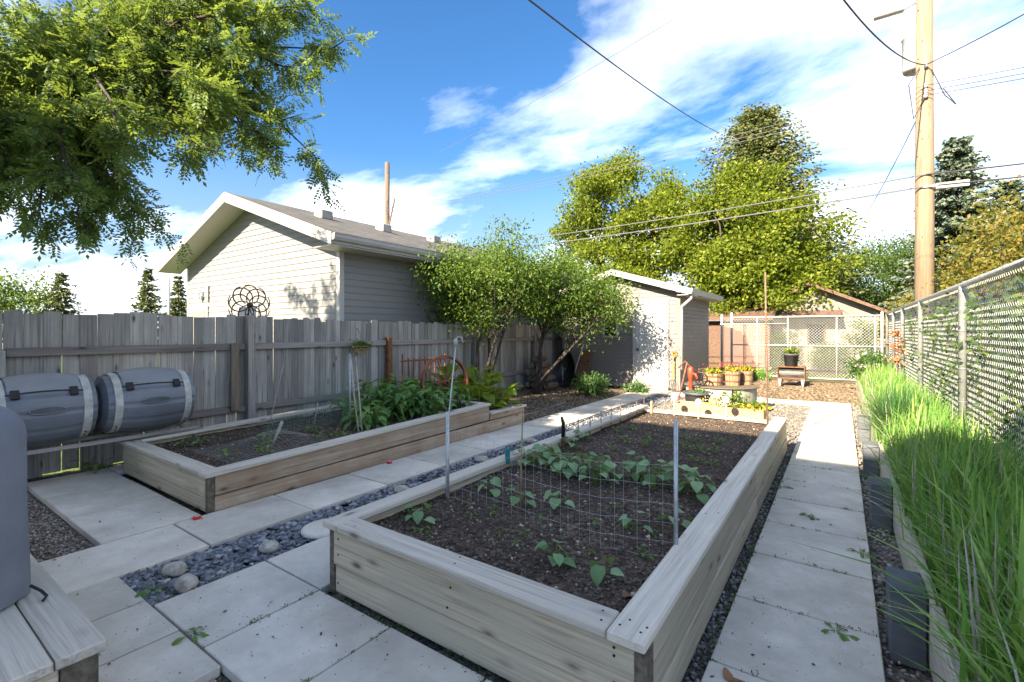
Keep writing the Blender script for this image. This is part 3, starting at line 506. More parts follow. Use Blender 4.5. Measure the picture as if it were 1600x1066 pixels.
# wind spinner on the fence
sp = thing('wind_spinner', 'dark bronze flower shaped wind spinner above the fence', 'wind spinner', (-7.05, 3.44, 1.2))
build(MB().tube([(-7.05, 3.44, 0.3), (-7.05, 3.44, 1.86)], 0.011, 8), 'pole', 'bronze', sp)
build(MB().lathe([(0.001, -0.03), (0.04, -0.02), (0.045, 0.01), (0.001, 0.03)], (-7.01, 3.44, 1.87), 14, 'x'), 'hub', 'bronze', sp)
for k in range(18):
    a0 = k*2*math.pi/18; pts = []; rd = []
    for i in range(8):
        t = i/7; a = a0 + 1.5*t*(1 if k % 2 else -1); r = 0.05 + 0.24*math.sin(t*1.75)**1.0; pts.append((-7.02 + (0.025 if k % 2 else -0.02), 3.44 + r*math.cos(a), 1.87 + r*math.sin(a))); rd.append(0.010*(1-0.55*abs(t-0.4)))
    build(MB().tube(pts, rd, 5), 'blade', 'bronze', sp)

# ------------------------------------------------------------------ composters
def composter(label, yc, ln):
    xc, zc, r0 = -6.38, 0.735, 0.285
    t = thing('tumbling_composter', label, 'composter', (xc, yc, 0.3), 'barrel composters by the fence'); n, per = 12, 5; prof = []
    for i in range(17):
        u = -1 + 2*i/16; prof.append((r0 + 0.062*(1-u*u), u*ln/2))
    mb = MB(); na = n*per
    for r, h in prof:
        for k in range(na):
            a = 2*math.pi*k/na; g_ = -0.007 if k % per == 0 else 0.0; mb.v.append((xc+(r+g_)*math.cos(a), yc+h, zc+(r+g_)*math.sin(a)))
    for i in range(16):
        for k in range(na): mb.f.append((i*na+k, (i+1)*na+k, (i+1)*na+(k+1) % na, i*na+(k+1) % na))
    body = build(mb, 'body', 'drum', t)
    for sg in (-1, 1): build(MB().lathe([(0.001, sg*0.045), (0.10, sg*0.045), (0.20, sg*0.03), (r0-0.01, sg*0.002), (r0, -sg*0.02)][::sg], (xc, yc+sg*ln/2, zc), 40, 'y'), 'end_cap', 'drum', t)
    # hatch on the upper front
    mb = MB(); na = 14; rows = 12
    for i in range(rows+1):
        u = -0.68 + 1.36*i/rows; r = r0 + 0.062*(1-u*u) + 0.009
        for k in range(na+1):
            a = R(36) + (R(122)-R(36))*k/na; mb.v.append((xc+r*math.cos(a), yc+u*ln/2, zc+r*math.sin(a)))
    for i in range(rows):
        for k in range(na): b_ = i*(na+1)+k; mb.f.append((b_, b_+na+1, b_+na+2, b_+1))
    h = build(mb, 'hatch', 'drumlid', t, True)
    rr = lambda u: r0 + 0.062*(1-u*u)
    seam = [(xc+(rr(u)+0.006)*math.cos(R(35.0)), yc+u*ln/2, zc+(rr(u)+0.006)*math.sin(R(35.0))) for u in [-0.72+1.44*i/12 for i in range(13)]]
    build(MB().tube(seam, 0.006, 5), 'seam', 'black', h)
    for u in (-0.56, 0.52):
        a = R(33); r = rr(u)+0.014; lt = MB().cbox(-0.012, 0.012, -0.03, 0.03, -0.045, 0.045, 0.004); o = build(lt, 'latch', 'black', t, origin=(0, 0, 0)); o.location = Vector((xc+r*math.cos(a), yc+u*ln/2, zc+r*math.sin(a))) - wl(t); o.rotation_euler = (0, -a, 0)
    a = R(4); r = rr(0)+0.004
    ring = [(0.0, 0.105*math.cos(q)+(0.02 if math.cos(q) > 0 else -0.02), 0.030*math.sin(q)) for q in [2*math.pi*i/24 for i in range(25)]]
    o = build(MB().tube(ring, 0.007, 6), 'handle_rim', 'drum', t, True, origin=(0, 0, 0)); o.location = Vector((xc+r*math.cos(a), yc, zc+r*math.sin(a))) - wl(t); o.rotation_euler = (0, -a, 0)
    o = build(MB().cbox(-0.004, 0.003, -0.108, 0.108, -0.024, 0.024, 0.002), 'handle_recess', 'pot', t, origin=(0, 0, 0)); o.location = Vector((xc+(r+.001)*math.cos(a), yc, zc+(r+.001)*math.sin(a))) - wl(t); o.rotation_euler = (0, -a, 0)
    for u in (-0.80, 0.80):
        r = rr(u)+0.008; build(MB().lathe([(r-.012, -0.032), (r+0.002, -0.032), (r+0.002, 0.032), (r-.012, 0.032)], (xc, yc+u*ln/2, zc), 44, 'y', False), 'strap', 'strap', t)
        for dz in (-0.05, -0.02): build(MB().lathe([(0.008, -.004), (0.008, .004), (0.001, .005)], (xc+(r+.004)*math.cos(R(-42)), yc+u*ln/2+dz*0.3, zc+(r+.004)*math.sin(R(-42))+dz), 8, 'x'), 'bolt', 'darkmetal', t)
    return t
composter('grey barrel composter nearest the left edge with pale straps', 1.14, 0.74)
composter('grey barrel composter beside the timber bed with pale straps', 1.99, 0.78)
st = thing('composter_stand', 'low timber stand carrying the two grey barrel composters', 'stand', (-6.4, 1.5, 0))
for xx in (-6.56, -6.2): build(MB().cbox(xx-0.02, xx+0.02, 0.45, 2.5, 0.345, 0.385, 0.004), 'rail', 'rail', st)
for yy in (0.7, 2.40):
    for xx in (-6.56, -6.2): build(MB().cbox(xx-0.022, xx+0.022, yy, yy+0.045, -0.06, 0.342, 0.004), 'leg', 'rail', st)

# ------------------------------------------------------------------ covered grill on the planter
cv = thing('covered_grill', 'grey fabric covered grill standing on the timber planter at the left edge', 'grill cover', (-2.85, 0.25, 0.4))
mb = MB(); lev = 14; na = 40
for i in range(lev+1):
    t = i/lev; z = 0.41 + 0.77*math.sin(t*math.pi/2)**0.9; sc = 1.0 if t < 0.62 else math.cos((t-0.62)/0.38*1.35)**0.45
    for k in range(na):
        a = 2*math.pi*k/na; q = 0.5; ca, sa = math.cos(a), math.sin(a); f_ = 1+0.03*math.sin(a*7+t*4)*(1-t)+0.014*math.sin(a*13-t*9); ex = math.copysign(abs(ca)**q, ca)*0.30*sc*f_; ey = math.copysign(abs(sa)**q, sa)*0.24*sc*f_
        mb.v.append((-2.985+ex, 0.235+ey, z))
for i in range(lev):
    for k in range(na): mb.f.append((i*na+k, i*na+(k+1) % na, (i+1)*na+(k+1) % na, (i+1)*na+k))
mb.f.append(tuple(lev*na+k for k in range(na))); build(mb, 'fabric_cover', 'cover', cv, True)
build(MB().tube([(-2.72, 0.46, 0.46), (-2.70, 0.49, 0.43), (-2.67, 0.50, 0.415), (-2.65, 0.485, 0.408)], 0.006, 6), 'draw_cord', 'black', cv, True)

# ------------------------------------------------------------------ garage behind the fence
def siding(parent, axis, c, lo_f, hi_f, z0, z1, step, mat, sign):     # lapped courses; axis 'x': wall in x at y=c facing sign*y
    z = z0
    while z < z1-0.01:
        zt = min(z+step, z1); a0, a1 = lo_f(z), hi_f(z); b0, b1 = lo_f(zt), hi_f(zt)
        if a1-a0 < 0.05: break
        mb = MB(); o_ = 0.017*sign; i_ = 0.003*sign; prof = [(a0, a1, o_, z), (a0, a1, o_*0.95, z+0.012), (b0, b1, i_, zt)]; vs = []
        for l_, h_, off, zz in prof:
            vs += [(l_, c+off, zz), (h_, c+off, zz)] if axis == 'x' else [(c+off, l_, zz), (c+off, h_, zz)]
        vs += [(a0, c, z), (a1, c, z)] if axis == 'x' else [(c, a0, z), (c, a1, z)]
        mb.add(vs, [(0, 1, 3, 2), (2, 3, 5, 4), (6, 7, 1, 0)]); build(mb, 'siding_board', mat, parent); z = zt
gar = thing('garage', 'cream vinyl sided garage with a gable roof behind the board fence', 'building', (-10.9, 9, 0))
GX0, GX1, GY0, GY1, GE, GA = -14.1, -7.6, 5.35, 14.0, 3.2, 4.32; gm_ = (GX0+GX1)/2; slope = (GA-GE)/((GX1-GX0)/2)
gw = build(MB().add([(GX0, GY0, 0), (GX1, GY0, 0), (GX1, GY0, GE), (gm_, GY0, GA), (GX0, GY0, GE)], [(0, 1, 2, 3, 4)]), 'gable_wall', 'siding_g', gar)
lof = lambda z: GX0+0.05 if z < GE else GX0 + (z-GE)/slope; hif = lambda z: GX1-0.07 if z < GE else GX1 - (z-GE)/slope
siding(gw, 'x', GY0-0.004, lof, hif, 1.2, GA-0.03, 0.127, 'siding_g', -1)
gs = build(MB().add([(GX1, GY0, 0), (GX1, GY1, 0), (GX1, GY1, GE), (GX1, GY0, GE)], [(0, 1, 2, 3)]), 'side_wall', 'siding_g', gar)
siding(gs, 'y', GX1+0.004, lambda z: GY0+0.07, lambda z: GY1, 1.2, GE, 0.127, 'siding_g', 1)
build(MB().box(GX0, GX0+.02, GY0+.01, GY1, 0, GE), 'side_wall', 'siding_g', gar); build(MB().box(GX0, GX1, GY1-.02, GY1+.02, 0, GE), 'back_wall', 'siding_g', gar)
build(MB().cbox(GX1-0.07, GX1+0.03, GY0-0.03, GY0+0.07, 0.0, GE, 0.004), 'corner_trim', 'white', gar); build(MB().cbox(GX0-.03, GX0+0.05, GY0-0.03, GY0+0.05, 0.0, GE, 0.004), 'corner_trim', 'white', gar)
ov, og = 0.55, 0.55; RX0, RX1 = GX0-ov+0.1, GX1+ov; RZ = GE - ov*slope*0.55
rz = lambda x: GA + 0.16 - abs(x-gm_)*slope
for sg in (-1, 1):
    xe = RX1 if sg > 0 else RX0
    mb = MB(); pts = [(gm_, rz(gm_)), (xe, rz(xe))]
    V = [(pts[0][0], GY0-og, pts[0][1]), (pts[1][0], GY0-og, pts[1][1]), (pts[1][0], GY1+.3, pts[1][1]), (pts[0][0], GY1+.3, pts[0][1])]; V += [(a, b_, c_-0.03) for a, b_, c_ in V]
    mb.add(V, [(0, 1, 2, 3) if sg > 0 else (3, 2, 1, 0), (7, 6, 5, 4), (0, 4, 5, 1), (1, 5, 6, 2), (2, 6, 7, 3)]); ro = build(mb, 'roof', 'shingle', gar)
    # rake fascia and soffit
    mb = MB(); q = 0.185; f0 = GY0-og-0.012; mb.hull8([(gm_, f0, rz(gm_)-0.03-q), (xe, f0, rz(xe)-0.03-q), (xe, f0+0.025, rz(xe)-0.03-q), (gm_, f0+0.025, rz(gm_)-0.03-q), (gm_, f0, rz(gm_)-0.005), (xe, f0, rz(xe)-0.005), (xe, f0+0.025, rz(xe)-0.005), (gm_, f0+0.025, rz(gm_)-0.005)]); build(mb, 'fascia', 'white', gar)
    mb = MB(); mb.hull8([(gm_, f0+.027, rz(gm_)-0.19), (xe, f0+.027, rz(xe)-0.19), (xe, GY0-.02, rz(xe)-0.19), (gm_, GY0-.02, rz(gm_)-0.19), (gm_, f0+.027, rz(gm_)-0.175), (xe, f0+.027, rz(xe)-0.175), (xe, GY0-.02, rz(xe)-0.175), (gm_, GY0-.02, rz(gm_)-0.175)]); build(mb, 'soffit', 'white', gar)
    if sg > 0:
        build(MB().box(GX1-.02, xe-0.02, GY0-og+.03, GY1+.25, rz(xe)-0.215, rz(xe)-0.195), 'soffit', 'white', gar); build(MB().cbox(xe-0.02, xe+0.004, GY0-og+.02, GY1+.29, rz(xe)-0.19, rz(xe)-0.035, 0.003), 'fascia', 'white', gar)
        mb = MB(); sec = [(0.006, -0.02), (0.006, -0.135), (0.07, -0.135), (0.095, -0.09), (0.10, -0.02), (0.112, -0.015), (0.112, -0.028)]
        for yy in (GY0-og, GY1+.3): mb.v += [(xe+a, yy, rz(xe)+b_) for a, b_ in sec]
        mb.f += [(i, i+7, i+8, i+1) for i in range(6)] + [(6, 5, 4, 3, 2, 1, 0)]; build(mb, 'gutter', 'white', gar)
        for yy in (6.3, 8.0, 9.8):
            xr = gm_+1.3; mb = MB().cbox(xr-0.15, xr+0.15, yy-0.15, yy+0.15, rz(xr)-0.05, rz(xr)+0.16, 0.02); build(mb, 'roof_vent', 'stonegrey', ro)
d = build(MB().cbox(-13.9, -12.9, GY0-0.05, GY0-0.01, 0, 2.12, 0.005), 'door_frame', 'white', gar); build(MB().cbox(-13.8, -13.0, GY0-0.06, GY0-0.052, 0, 2.02, 0.003), 'door', 'stucco', d)
wn = build(MB().cbox(-11.35, -10.45, GY0-0.05, GY0-0.01, 1.1, 2.10, 0.005), 'window_frame', 'white', gar); build(MB().box(-11.29, -10.51, GY0-0.058, GY0-0.052, 1.16, 2.04), 'pane', 'glass', wn)
ll = build(MB().cbox(-13.32, -13.16, GY0-0.09, GY0-0.02, 2.30, 2.38, 0.01), 'wall_lamp', 'white', gar); build(MB().lathe([(0.045, -0.1), (0.06, 0.05), (0.03, 0.12), (0.001, 0.13)], (-13.24, GY0-0.11, 2.4), 12), 'lamp_glass', 'clear', ll)
build(MB().cbox(-12.92, -12.86, GY0-0.06, GY0-0.02, 2.22, 2.62, 0.01), 'meter_box', 'stonegrey', gar)

# ------------------------------------------------------------------ shed
shed = thing('shed', 'taupe vinyl sided garden shed with a white door', 'building', (-4.9, 13.4, 0))
SX0, SX1, SY0, SY1, SE, SA = -6.55, -3.28, 11.92, 15.0, 2.44, 2.93; sm = (SX0+SX1)/2; ss = (SA-SE)/((SX1-SX0)/2)
sf = build(MB().add([(SX0, SY0, 0.02), (SX1, SY0, 0.02), (SX1, SY0, SE), (sm, SY0, SA), (SX0, SY0, SE)], [(0, 1, 2, 3, 4)]), 'front_wall', 'siding_s', shed)
siding(sf, 'x', SY0-0.004, lambda z: SX0+.04 if z < SE else SX0+(z-SE)/ss, lambda z: SX1-0.06 if z < SE else SX1-(z-SE)/ss, 0.05, SA-.02, 0.105, 'siding_s', -1)
sr = build(MB().add([(SX1, SY0, 0.02), (SX1, SY1, 0.02), (SX1, SY1, SE), (SX1, SY0, SE)], [(0, 1, 2, 3)]), 'side_wall', 'siding_s', shed)
siding(sr, 'y', SX1+0.004, lambda z: SY0+.06, lambda z: SY1, 0.05, SE, 0.105, 'siding_s', 1)
build(MB().box(SX0-.01, SX0+.01, SY0+.01, SY1, 0.02, SE), 'side_wall', 'siding_s', shed); build(MB().box(SX0, SX1, SY1-.01, SY1+.01, 0.02, SE), 'back_wall', 'siding_s', shed)
build(MB().cbox(SX1-0.06, SX1+0.028, SY0-0.028, SY0+0.06, 0.02, SE, 0.003), 'corner_trim', 'siding_s', shed)
srz = lambda x: SA + 0.17 - abs(x-sm)*ss
for sg in (-1, 1):
    xe = SX1+0.30 if sg > 0 else SX0-0.30; f0 = SY0-0.3
    V = [(sm, f0, srz(sm)), (xe, f0, srz(xe)), (xe, SY1+.2, srz(xe)), (sm, SY1+.2, srz(sm))]; V += [(a, b_, c_-0.02) for a, b_, c_ in V]
    build(MB().add(V, [(0, 1, 2, 3) if sg > 0 else (3, 2, 1, 0), (7, 6, 5, 4), (0, 4, 5, 1), (1, 5, 6, 2), (2, 6, 7, 3)]), 'roof', 'shingle', shed)
    mb = MB(); q = 0.15; ya, yb = f0-0.015, f0+0.01; mb.hull8([(sm, ya, srz(sm)-q), (xe, ya, srz(xe)-q), (xe, yb, srz(xe)-q), (sm, yb, srz(sm)-q), (sm, ya, srz(sm)+.004), (xe, ya, srz(xe)+.004), (xe, yb, srz(xe)+.004), (sm, yb, srz(sm)+.004)]); build(mb, 'fascia', 'white', shed)
    mb = MB(); mb.hull8([(sm, yb+.002, srz(sm)-0.16), (xe, yb+.002, srz(xe)-0.16), (xe, SY0-.02, srz(xe)-0.16), (sm, SY0-.02, srz(sm)-0.16), (sm, yb+.002, srz(sm)-0.145), (xe, yb+.002, srz(xe)-0.145), (xe, SY0-.02, srz(xe)-0.145), (sm, SY0-.02, srz(sm)-0.145)]); build(mb, 'soffit', 'white', shed)
    if sg > 0:
        build(MB().box(SX1+.02, xe-.01, f0+.012, SY1+.2, srz(xe)-0.165, srz(xe)-0.15), 'soffit', 'white', shed)
        mb = MB(); sec = [(0.0, -0.01), (0.0, -0.14), (0.06, -0.14), (0.085, -0.08), (0.09, -0.01)]
        for yy in (f0-.01, SY1+.2): mb.v += [(xe+a, yy, srz(xe)+b_) for a, b_ in sec]
        mb.f += [(i, i+5, i+6, i+1) for i in range(4)] + [(4, 3, 2, 1, 0)]; gt = build(mb, 'gutter', 'white', shed)
        build(MB().tube([(xe+.04, f0+.1, srz(xe)-.12), (xe+.03, f0+.12, srz(xe)-.24), (SX1+.07, SY0-.03, srz(xe)-.42), (SX1+.06, SY0-.02, srz(xe)-.55), (SX1+.06, SY0-.02, 0.55)], 0.036, 8), 'downspout', 'white', gt, True)
df = MB(); DX0, DX1 = -4.45, -3.53
for a in ((DX0, DX0+.075, .10, 2.18), (DX1-.075, DX1, .10, 2.18)): df.cbox(a[0], a[1], SY0-.06, SY0-.015, a[2], a[3], .004)
df.cbox(DX0, DX1, SY0-.064, SY0-.015, 2.182, 2.262, .004); frm = build(df, 'door_frame', 'white', shed)
dr = build(MB().cbox(DX0+.08, DX1-.08, SY0-.04, SY0-.016, .12, 2.178, .003), 'door', 'doorwhite', shed)
pw = (DX1-DX0-.16)
for xa in (0.10, 0.54):
    for za, zb in ((.25, .75), (.9, 1.45), (1.6, 1.98)):
        x_ = DX0+.08+pw*xa; mb = MB()
        mb.add([(x_, SY0-.0415, za), (x_+pw*.36, SY0-.0415, za), (x_+pw*.36, SY0-.0415, zb), (x_, SY0-.0415, zb), (x_+.03, SY0-.049, za+.03), (x_+pw*.36-.03, SY0-.049, za+.03), (x_+pw*.36-.03, SY0-.049, zb-.03), (x_+.03, SY0-.049, zb-.03)], [(4, 5, 6, 7), (0, 1, 5, 4), (1, 2, 6, 5), (2, 3, 7, 6), (3, 0, 4, 7)]); build(mb, 'door_panel', 'doorwhite', dr)
build(MB().lathe([(0.001, -.06), (0.03, -.05), (0.032, -.03), (0.012, -.02), (0.012, 0), (0.03, 0.0), (0.03, 0.006)], (DX0+.14, SY0-.042, 1.02), 12, 'y'), 'door_knob', 'bronze', dr)
build(MB().cbox(DX0-.03, DX1+.03, SY0-.2, SY0-.02, 0.0, .097, .006), 'door_sill', 'stonegrey', shed)
wn = build(MB().cbox(-5.26, -4.86, SY0-.06, SY0-.01, 1.32, 1.98, .004), 'window_frame', 'white', shed); build(MB().box(-5.21, -4.91, SY0-.068, SY0-.062, 1.37, 1.93), 'pane', 'glass', wn)

# ------------------------------------------------------------------ chain link fences
FRX = 1.05
cf = thing('chain_link_fence', 'tall galvanised chain link fence with a top rail along the right side', 'fence', (FRX, 9.5, 0))
for yy in (3.7, 6.83, 10.1, 12.87, 15.0, 17.0): build(MB().lathe([(0.034, 0.0), (0.034, 1.93), (0.036, 1.935), (0.03, 1.975), (0.001, 1.985)], (FRX, yy, 0.0), 14), 'post', 'galv', cf, True)
build(MB().tube([(FRX, 1.0, 1.985), (FRX, 17.1, 1.985)], 0.026, 10), 'top_rail', 'galv', cf, True)
V, F = chain_link((FRX+0.045, 1.8, 0), (0, 1, 0), 15.3, 0.36, 2.06, 0.062, 0.0028); o = build_np(V, F, 'chain_mesh', 'wire', cf); o['kind'] = 'stuff'
for yy in (6.83, 10.1, 12.87):
    for z_ in (0.75, 1.1, 1.5): build(MB().lathe([(0.037, -.004), (0.041, 0), (0.037, .004)], (FRX, yy, z_), 14, 'z', False), 'tie_band', 'galv', cf)
yy = 2.2
while yy < 16: build(MB().lathe([(0.028, -.012), (0.032, 0), (0.028, .012)], (FRX, yy, 1.985), 12, 'y', False), 'tie_band', 'galv', cf); yy += 0.75
ks = thing('kick_board', 'pale timber board under the right chain link fence', 'board', (1.0, 9, 0.3))
for a, c_ in ((1.2, 4.9), (4.905, 8.5), (8.505, 12.5), (12.505, 16.5)): build(MB().cbox(0.955, 0.995, a, c_, 0.2, 0.43, 0.005), 'board', 'bed_y', ks)
GY = 16.8
gf = thing('chain_link_gate', 'white chain link gate and fence across the back of the yard', 'gate', (-1.2, GY, 0))
for xx, h_ in ((-3.25, 2.0), (-2.95, 2.06), (0.93, 2.0)): build(MB().lathe([(0.036, 0), (0.036, h_), (0.03, h_+.03), (0.001, h_+.04)], (xx, GY, 0), 12), 'post', 'gatewire', gf, True)
for z_, r_ in ((1.93, .024), (1.05, .02), (0.08, .022)): build(MB().tube([(-2.95, GY, z_), (0.93, GY, z_)], r_, 8), 'rail', 'gatewire', gf, True)
build(MB().tube([(-3.3, GY, 1.72), (-1.4, GY, 1.72)], .016, 8), 'rail', 'gatewire', gf, True)
for xx in (-2.2, -1.36, -0.12, 0.78): build(MB().tube([(xx, GY, 0.08), (xx, GY, 1.93)], .018, 8), 'upright', 'gatewire', gf, True)
V, F = chain_link((-3.3, GY+0.03, 0), (1, 0, 0), 4.2, 0.08, 1.99, 0.085, 0.0055); o = build_np(V, F, 'chain_mesh', 'gatewire', gf); o['kind'] = 'stuff'

# ------------------------------------------------------------------ edging of the grass bed
ed = thing('grass_bed_edging', 'pale timber edging boards holding the tall grass bed', 'edging', (0.36, 5, 0))
for a, c_ in ((1.0, 2.78), (2.8, 4.83), (4.86, 6.9), (6.93, 9.5), (9.53, 13), (13.03, 16.5)): build(MB().cbox(0.325, 0.365, a, c_, -0.02, 0.285+random.uniform(-.01, .01), .005), 'board', 'cap_y', ed)
for yy, lb in ((2.93, 'nearest dark block beside the grass bed edging'), (4.75, 'dark block second from the camera beside the grass bed'), (6.28, 'dark block farthest along the paved path edge'), (8.2, 'dark block hidden among drooping grass by the path')):
    t = thing('edging_block', lb, 'block', (0.25, yy, 0), 'dark edging blocks'); build(MB().cbox(0.185, 0.32, yy-0.10, yy+0.14, 0.142, 0.305, .006), 'upper_block', 'darkblock', t); build(MB().cbox(0.187, 0.318, yy-0.098, yy+0.138, -0.05, 0.139, .006), 'lower_block', 'darkblock', t)
V, F = grid_sheet(0.36, 1.3, 0.8, 16.7, 20, 120, lambda X, Y: 0.22 + rough(X, Y, 3, .006)); o = build_np(V, F, 'bed_soil', 'soil'); o['kind'] = 'structure'

# grass blades
def blades(n, ysamp, lens, wid, mat, name, label, spread=0.55, xr=(0.36, 0.98), tuft=None):
    x = RNG.uniform(xr[0], xr[1], n); y = ysamp(n)
    if tuft is not None: k = RNG.integers(0, len(tuft), n); x = tuft[k, 0] + RNG.normal(0, 0.07, n); y = tuft[k, 1] + RNG.normal(0, 0.07, n)
    a = RNG.uniform(0, 6.283, n); ln = lens(n) ; lean = np.abs(RNG.normal(0.38, 0.30, n)).clip(0.02, 1.15); D = np.stack([np.cos(a), np.sin(a), np.zeros(n)], 1); D[:, 0] += 0.10; S = np.stack([-np.sin(a), np.cos(a), np.zeros(n)], 1); base = np.stack([x, y, np.full(n, 0.22)], 1); rows = []
    wv = wid*RNG.uniform(0.35, 1.45, n)*np.where(y < 4.2, 1.35, 1.0)
    for t, wf in ((0, .8), (0.35, 1.0), (0.7, .75), (1.0, 0.06)):
        c = base + D*(ln*lean*(t**1.9)*spread*1.6)[:, None]; c[:, 2] += ln*(t - 0.42*lean*t**2.2); rows += [c - S*(wv*wf/2)[:, None], c + S*(wv*wf/2)[:, None]]
    V = np.stack(rows, 1).reshape(-1, 3); b_ = np.arange(n)*8; F = np.concatenate([np.stack([b_+2*i, b_+2*i+1, b_+2*i+3, b_+2*i+2], 1) for i in range(3)])
    return tagit(build_np(V, F, name, mat, None, True), label, 'grass', kind='stuff')
ysm = lambda n: np.concatenate([RNG.uniform(1.7, 5.5, int(n*.42)), RNG.uniform(5.5, 9.5, int(n*.33)), RNG.uniform(9.5, 14.8, n-int(n*.42)-int(n*.33))])
TU = np.stack([RNG.uniform(.50, .97, 620), ysm(620)], 1)
blades(21000, ysm, lambda n: np.clip(RNG.normal(.37, .13, n), .12, .75), 0.0125, 'grass', 'tall_grass', 'tall bright green grass filling the bed along the chain link fence', .75, tuft=TU)
blades(9000, ysm, lambda n: RNG.uniform(0.14, 0.34, n), 0.008, 'grass', 'short_grass', 'short undergrowth grass between the tall blades')
blades(700, ysm, lambda n: RNG.uniform(0.35, 0.7, n), 0.006, 'stick', 'dry_grass', 'thin dry straw stems among the green grass', .8)
tf = np.stack([RNG.uniform(0.45, 0.75, 9), RNG.uniform(6.6, 8.3, 9)], 1)
blades(2600, ysm, lambda n: RNG.uniform(0.4, 0.66, n), 0.009, 'grassdark', 'dark_grass_tuft', 'darker green spiky grass tuft in the middle of the bright grass', 0.7, tuft=tf)
tf = np.stack([np.full(5, 0.40), np.array([3.7, 5.6, 7.4, 8.0, 9.4])], 1)
blades(110, ysm, lambda n: RNG.uniform(0.35, 0.5, n), 0.007, 'grass', 'drooping_grass', 'long grass blades drooping over the edging onto the path', 1.1, tuft=tf)

# ------------------------------------------------------------------ plants with separate leaves
LM = {'bean': leafmesh('bean_leaf', 0.085, 0.075, 5, 0.5, 0.12, 'heart'), 'bean_s': leafmesh('bean_leaf_small', 0.05, 0.038, 4, 0.4, 0.12, 'heart'),
      'com': leafmesh('long_leaf', 0.17, 0.062, 6, 0.75, 0.16, 'lance', 0.05), 'hosta': leafmesh('broad_leaf', 0.30, 0.17, 7, 0.6, 0.14, 'oval', 0.06), 'seed': leafmesh('seedling_leaf', 0.07, 0.032, 4, 0.5, 0.15), 'weed': leafmesh('weed_leaf', 0.07, 0.028, 4, 0.6, 0.1)}
for k, mt in (('bean', 'bean'), ('bean_s', 'bean'), ('com', 'comfrey'), ('hosta', 'hosta'), ('seed', 'lettuce'), ('weed', 'comfrey')): LM[k].materials.append(M[mt])
def plant(name, label, cat, loc, n, lk, h, spread, group=None, smin=0.75, smax=1.15, pitch=(-10, 45), stemmat='lettuce', stemr=0.003):
    t = thing(name, label, cat, loc, group); base = Vector(loc); sm_ = MB()
    for i in range(n):
        a = i*2.4 + random.uniform(-.5, .5); f = (i+0.6)/n; hh = h*(0.25+0.75*f)*random.uniform(.85, 1.1); rr = spread*(1.0-0.45*f)*random.uniform(.6, 1.1)
        p = base + Vector((math.cos(a)*rr*0.55, math.sin(a)*rr*0.55, hh)); sm_.tube([base + Vector((math.cos(a)*.008, math.sin(a)*.008, -0.01)), base + Vector((math.cos(a)*rr*.2, math.sin(a)*rr*.2, hh*.6)), p], [stemr, stemr*.8, stemr*.6], 4, False)
        o = link('leaf', LM[lk], None, t, p); o.rotation_euler = Euler((random.uniform(-.3, .3), R(random.uniform(*pitch))*1.0, a + random.uniform(-.4, .4)), 'XYZ'); s_ = random.uniform(smin, smax); o.scale = (s_, s_, s_)
    build(sm_, 'stem', stemmat, t, origin=loc); return t
zs = lambda x, y: float(zR(np.array([x]), np.array([y]))[0]); zsl = lambda x, y: float(zL(np.array([x]), np.array([y]))[0])
for (x, y), n, lb in (((-2.2, 2.12), 8, 'lone bean plant near the left front corner of the large bed'), ((-1.22, 2.14), 8, 'low spreading bean plant centred near the front of the large bed'), ((-0.95, 2.13), 4, 'small curled bean seedling near the front right of the bed'), ((-2.14, 2.78), 6, 'bean plant just behind the left metal pole'), ((-1.84, 2.72), 5, 'bean plant at the foot of the bamboo cane'), ((-1.6, 2.82), 5, 'single bean plant right of the bamboo cane'), ((-1.02, 2.76), 4, 'small bean seedling left of the right metal pole'), ((-0.86, 2.95), 4, 'tiny bean seedling close to the right metal pole')):
    plant('bean_plant', lb, 'plant', (x, y, zs(x, y)), n, 'bean', 0.11, 0.13, smin=.8, smax=1.25)
for i in range(15):
    x = -2.28 + 1.42*i/14 + random.uniform(-.03, .03); y = 3.45 + 0.22*i/14 + random.uniform(-.14, .14); plant('bean_plant', ORD[i] + ' bean plant from the left in the dense row across the large bed', 'plant', (x, y, zs(x, y)), 10, 'bean', 0.19, 0.2, 'bean plants in the dense row', .95, 1.4)
for i, (x, y) in enumerate(((-2.3, 3.95), (-2.25, 4.3), (-2.3, 4.65))): plant('bean_plant', ('bean plant behind the teal clip at the left board', 'second bean plant along the left board', 'farthest bean plant along the left board')[i], 'plant', (x, y, zs(x, y)), 6, 'bean', 0.13, 0.13)
for i in range(26):
    x, y = random.uniform(-2.2, -.8), random.choice((4.5, 4.9, 5.4)) + random.uniform(-.12, .12); plant('carrot_seedling', 'tiny feathery seedling in the back rows of the large bed', 'plant', (x, y, zs(x, y)), 6, 'seed', 0.06, 0.07, 'seedlings in the back rows', .5, .8, (-60, 10))
for i in range(22):
    x, y = random.uniform(-2.2, -.75), random.uniform(1.9, 3.2); plant('seedling', 'tiny weed seedling scattered at the front of the large bed', 'plant', (x, y, zs(x, y)), 4, 'seed', 0.03, 0.05, 'weed seedlings at the front', .35, .6)
for i, (x, y) in enumerate(((-5.85, 2.15), (-5.75, 2.3), (-5.2, 2.75), (-5.05, 2.6), (-5.45, 2.95), (-4.7, 2.45), (-4.9, 2.2), (-4.75, 3.05), (-4.62, 3.3), (-4.85, 3.35), (-4.5, 3.5), (-5.2, 3.3))):
    plant('leafy_seedling', 'young leafy seedling in the near half of the long bed', 'plant', (x, y, zsl(x, y)), 8, 'seed', 0.09, 0.12, 'leafy seedlings in the long bed', .8, 1.5, (-40, 30))
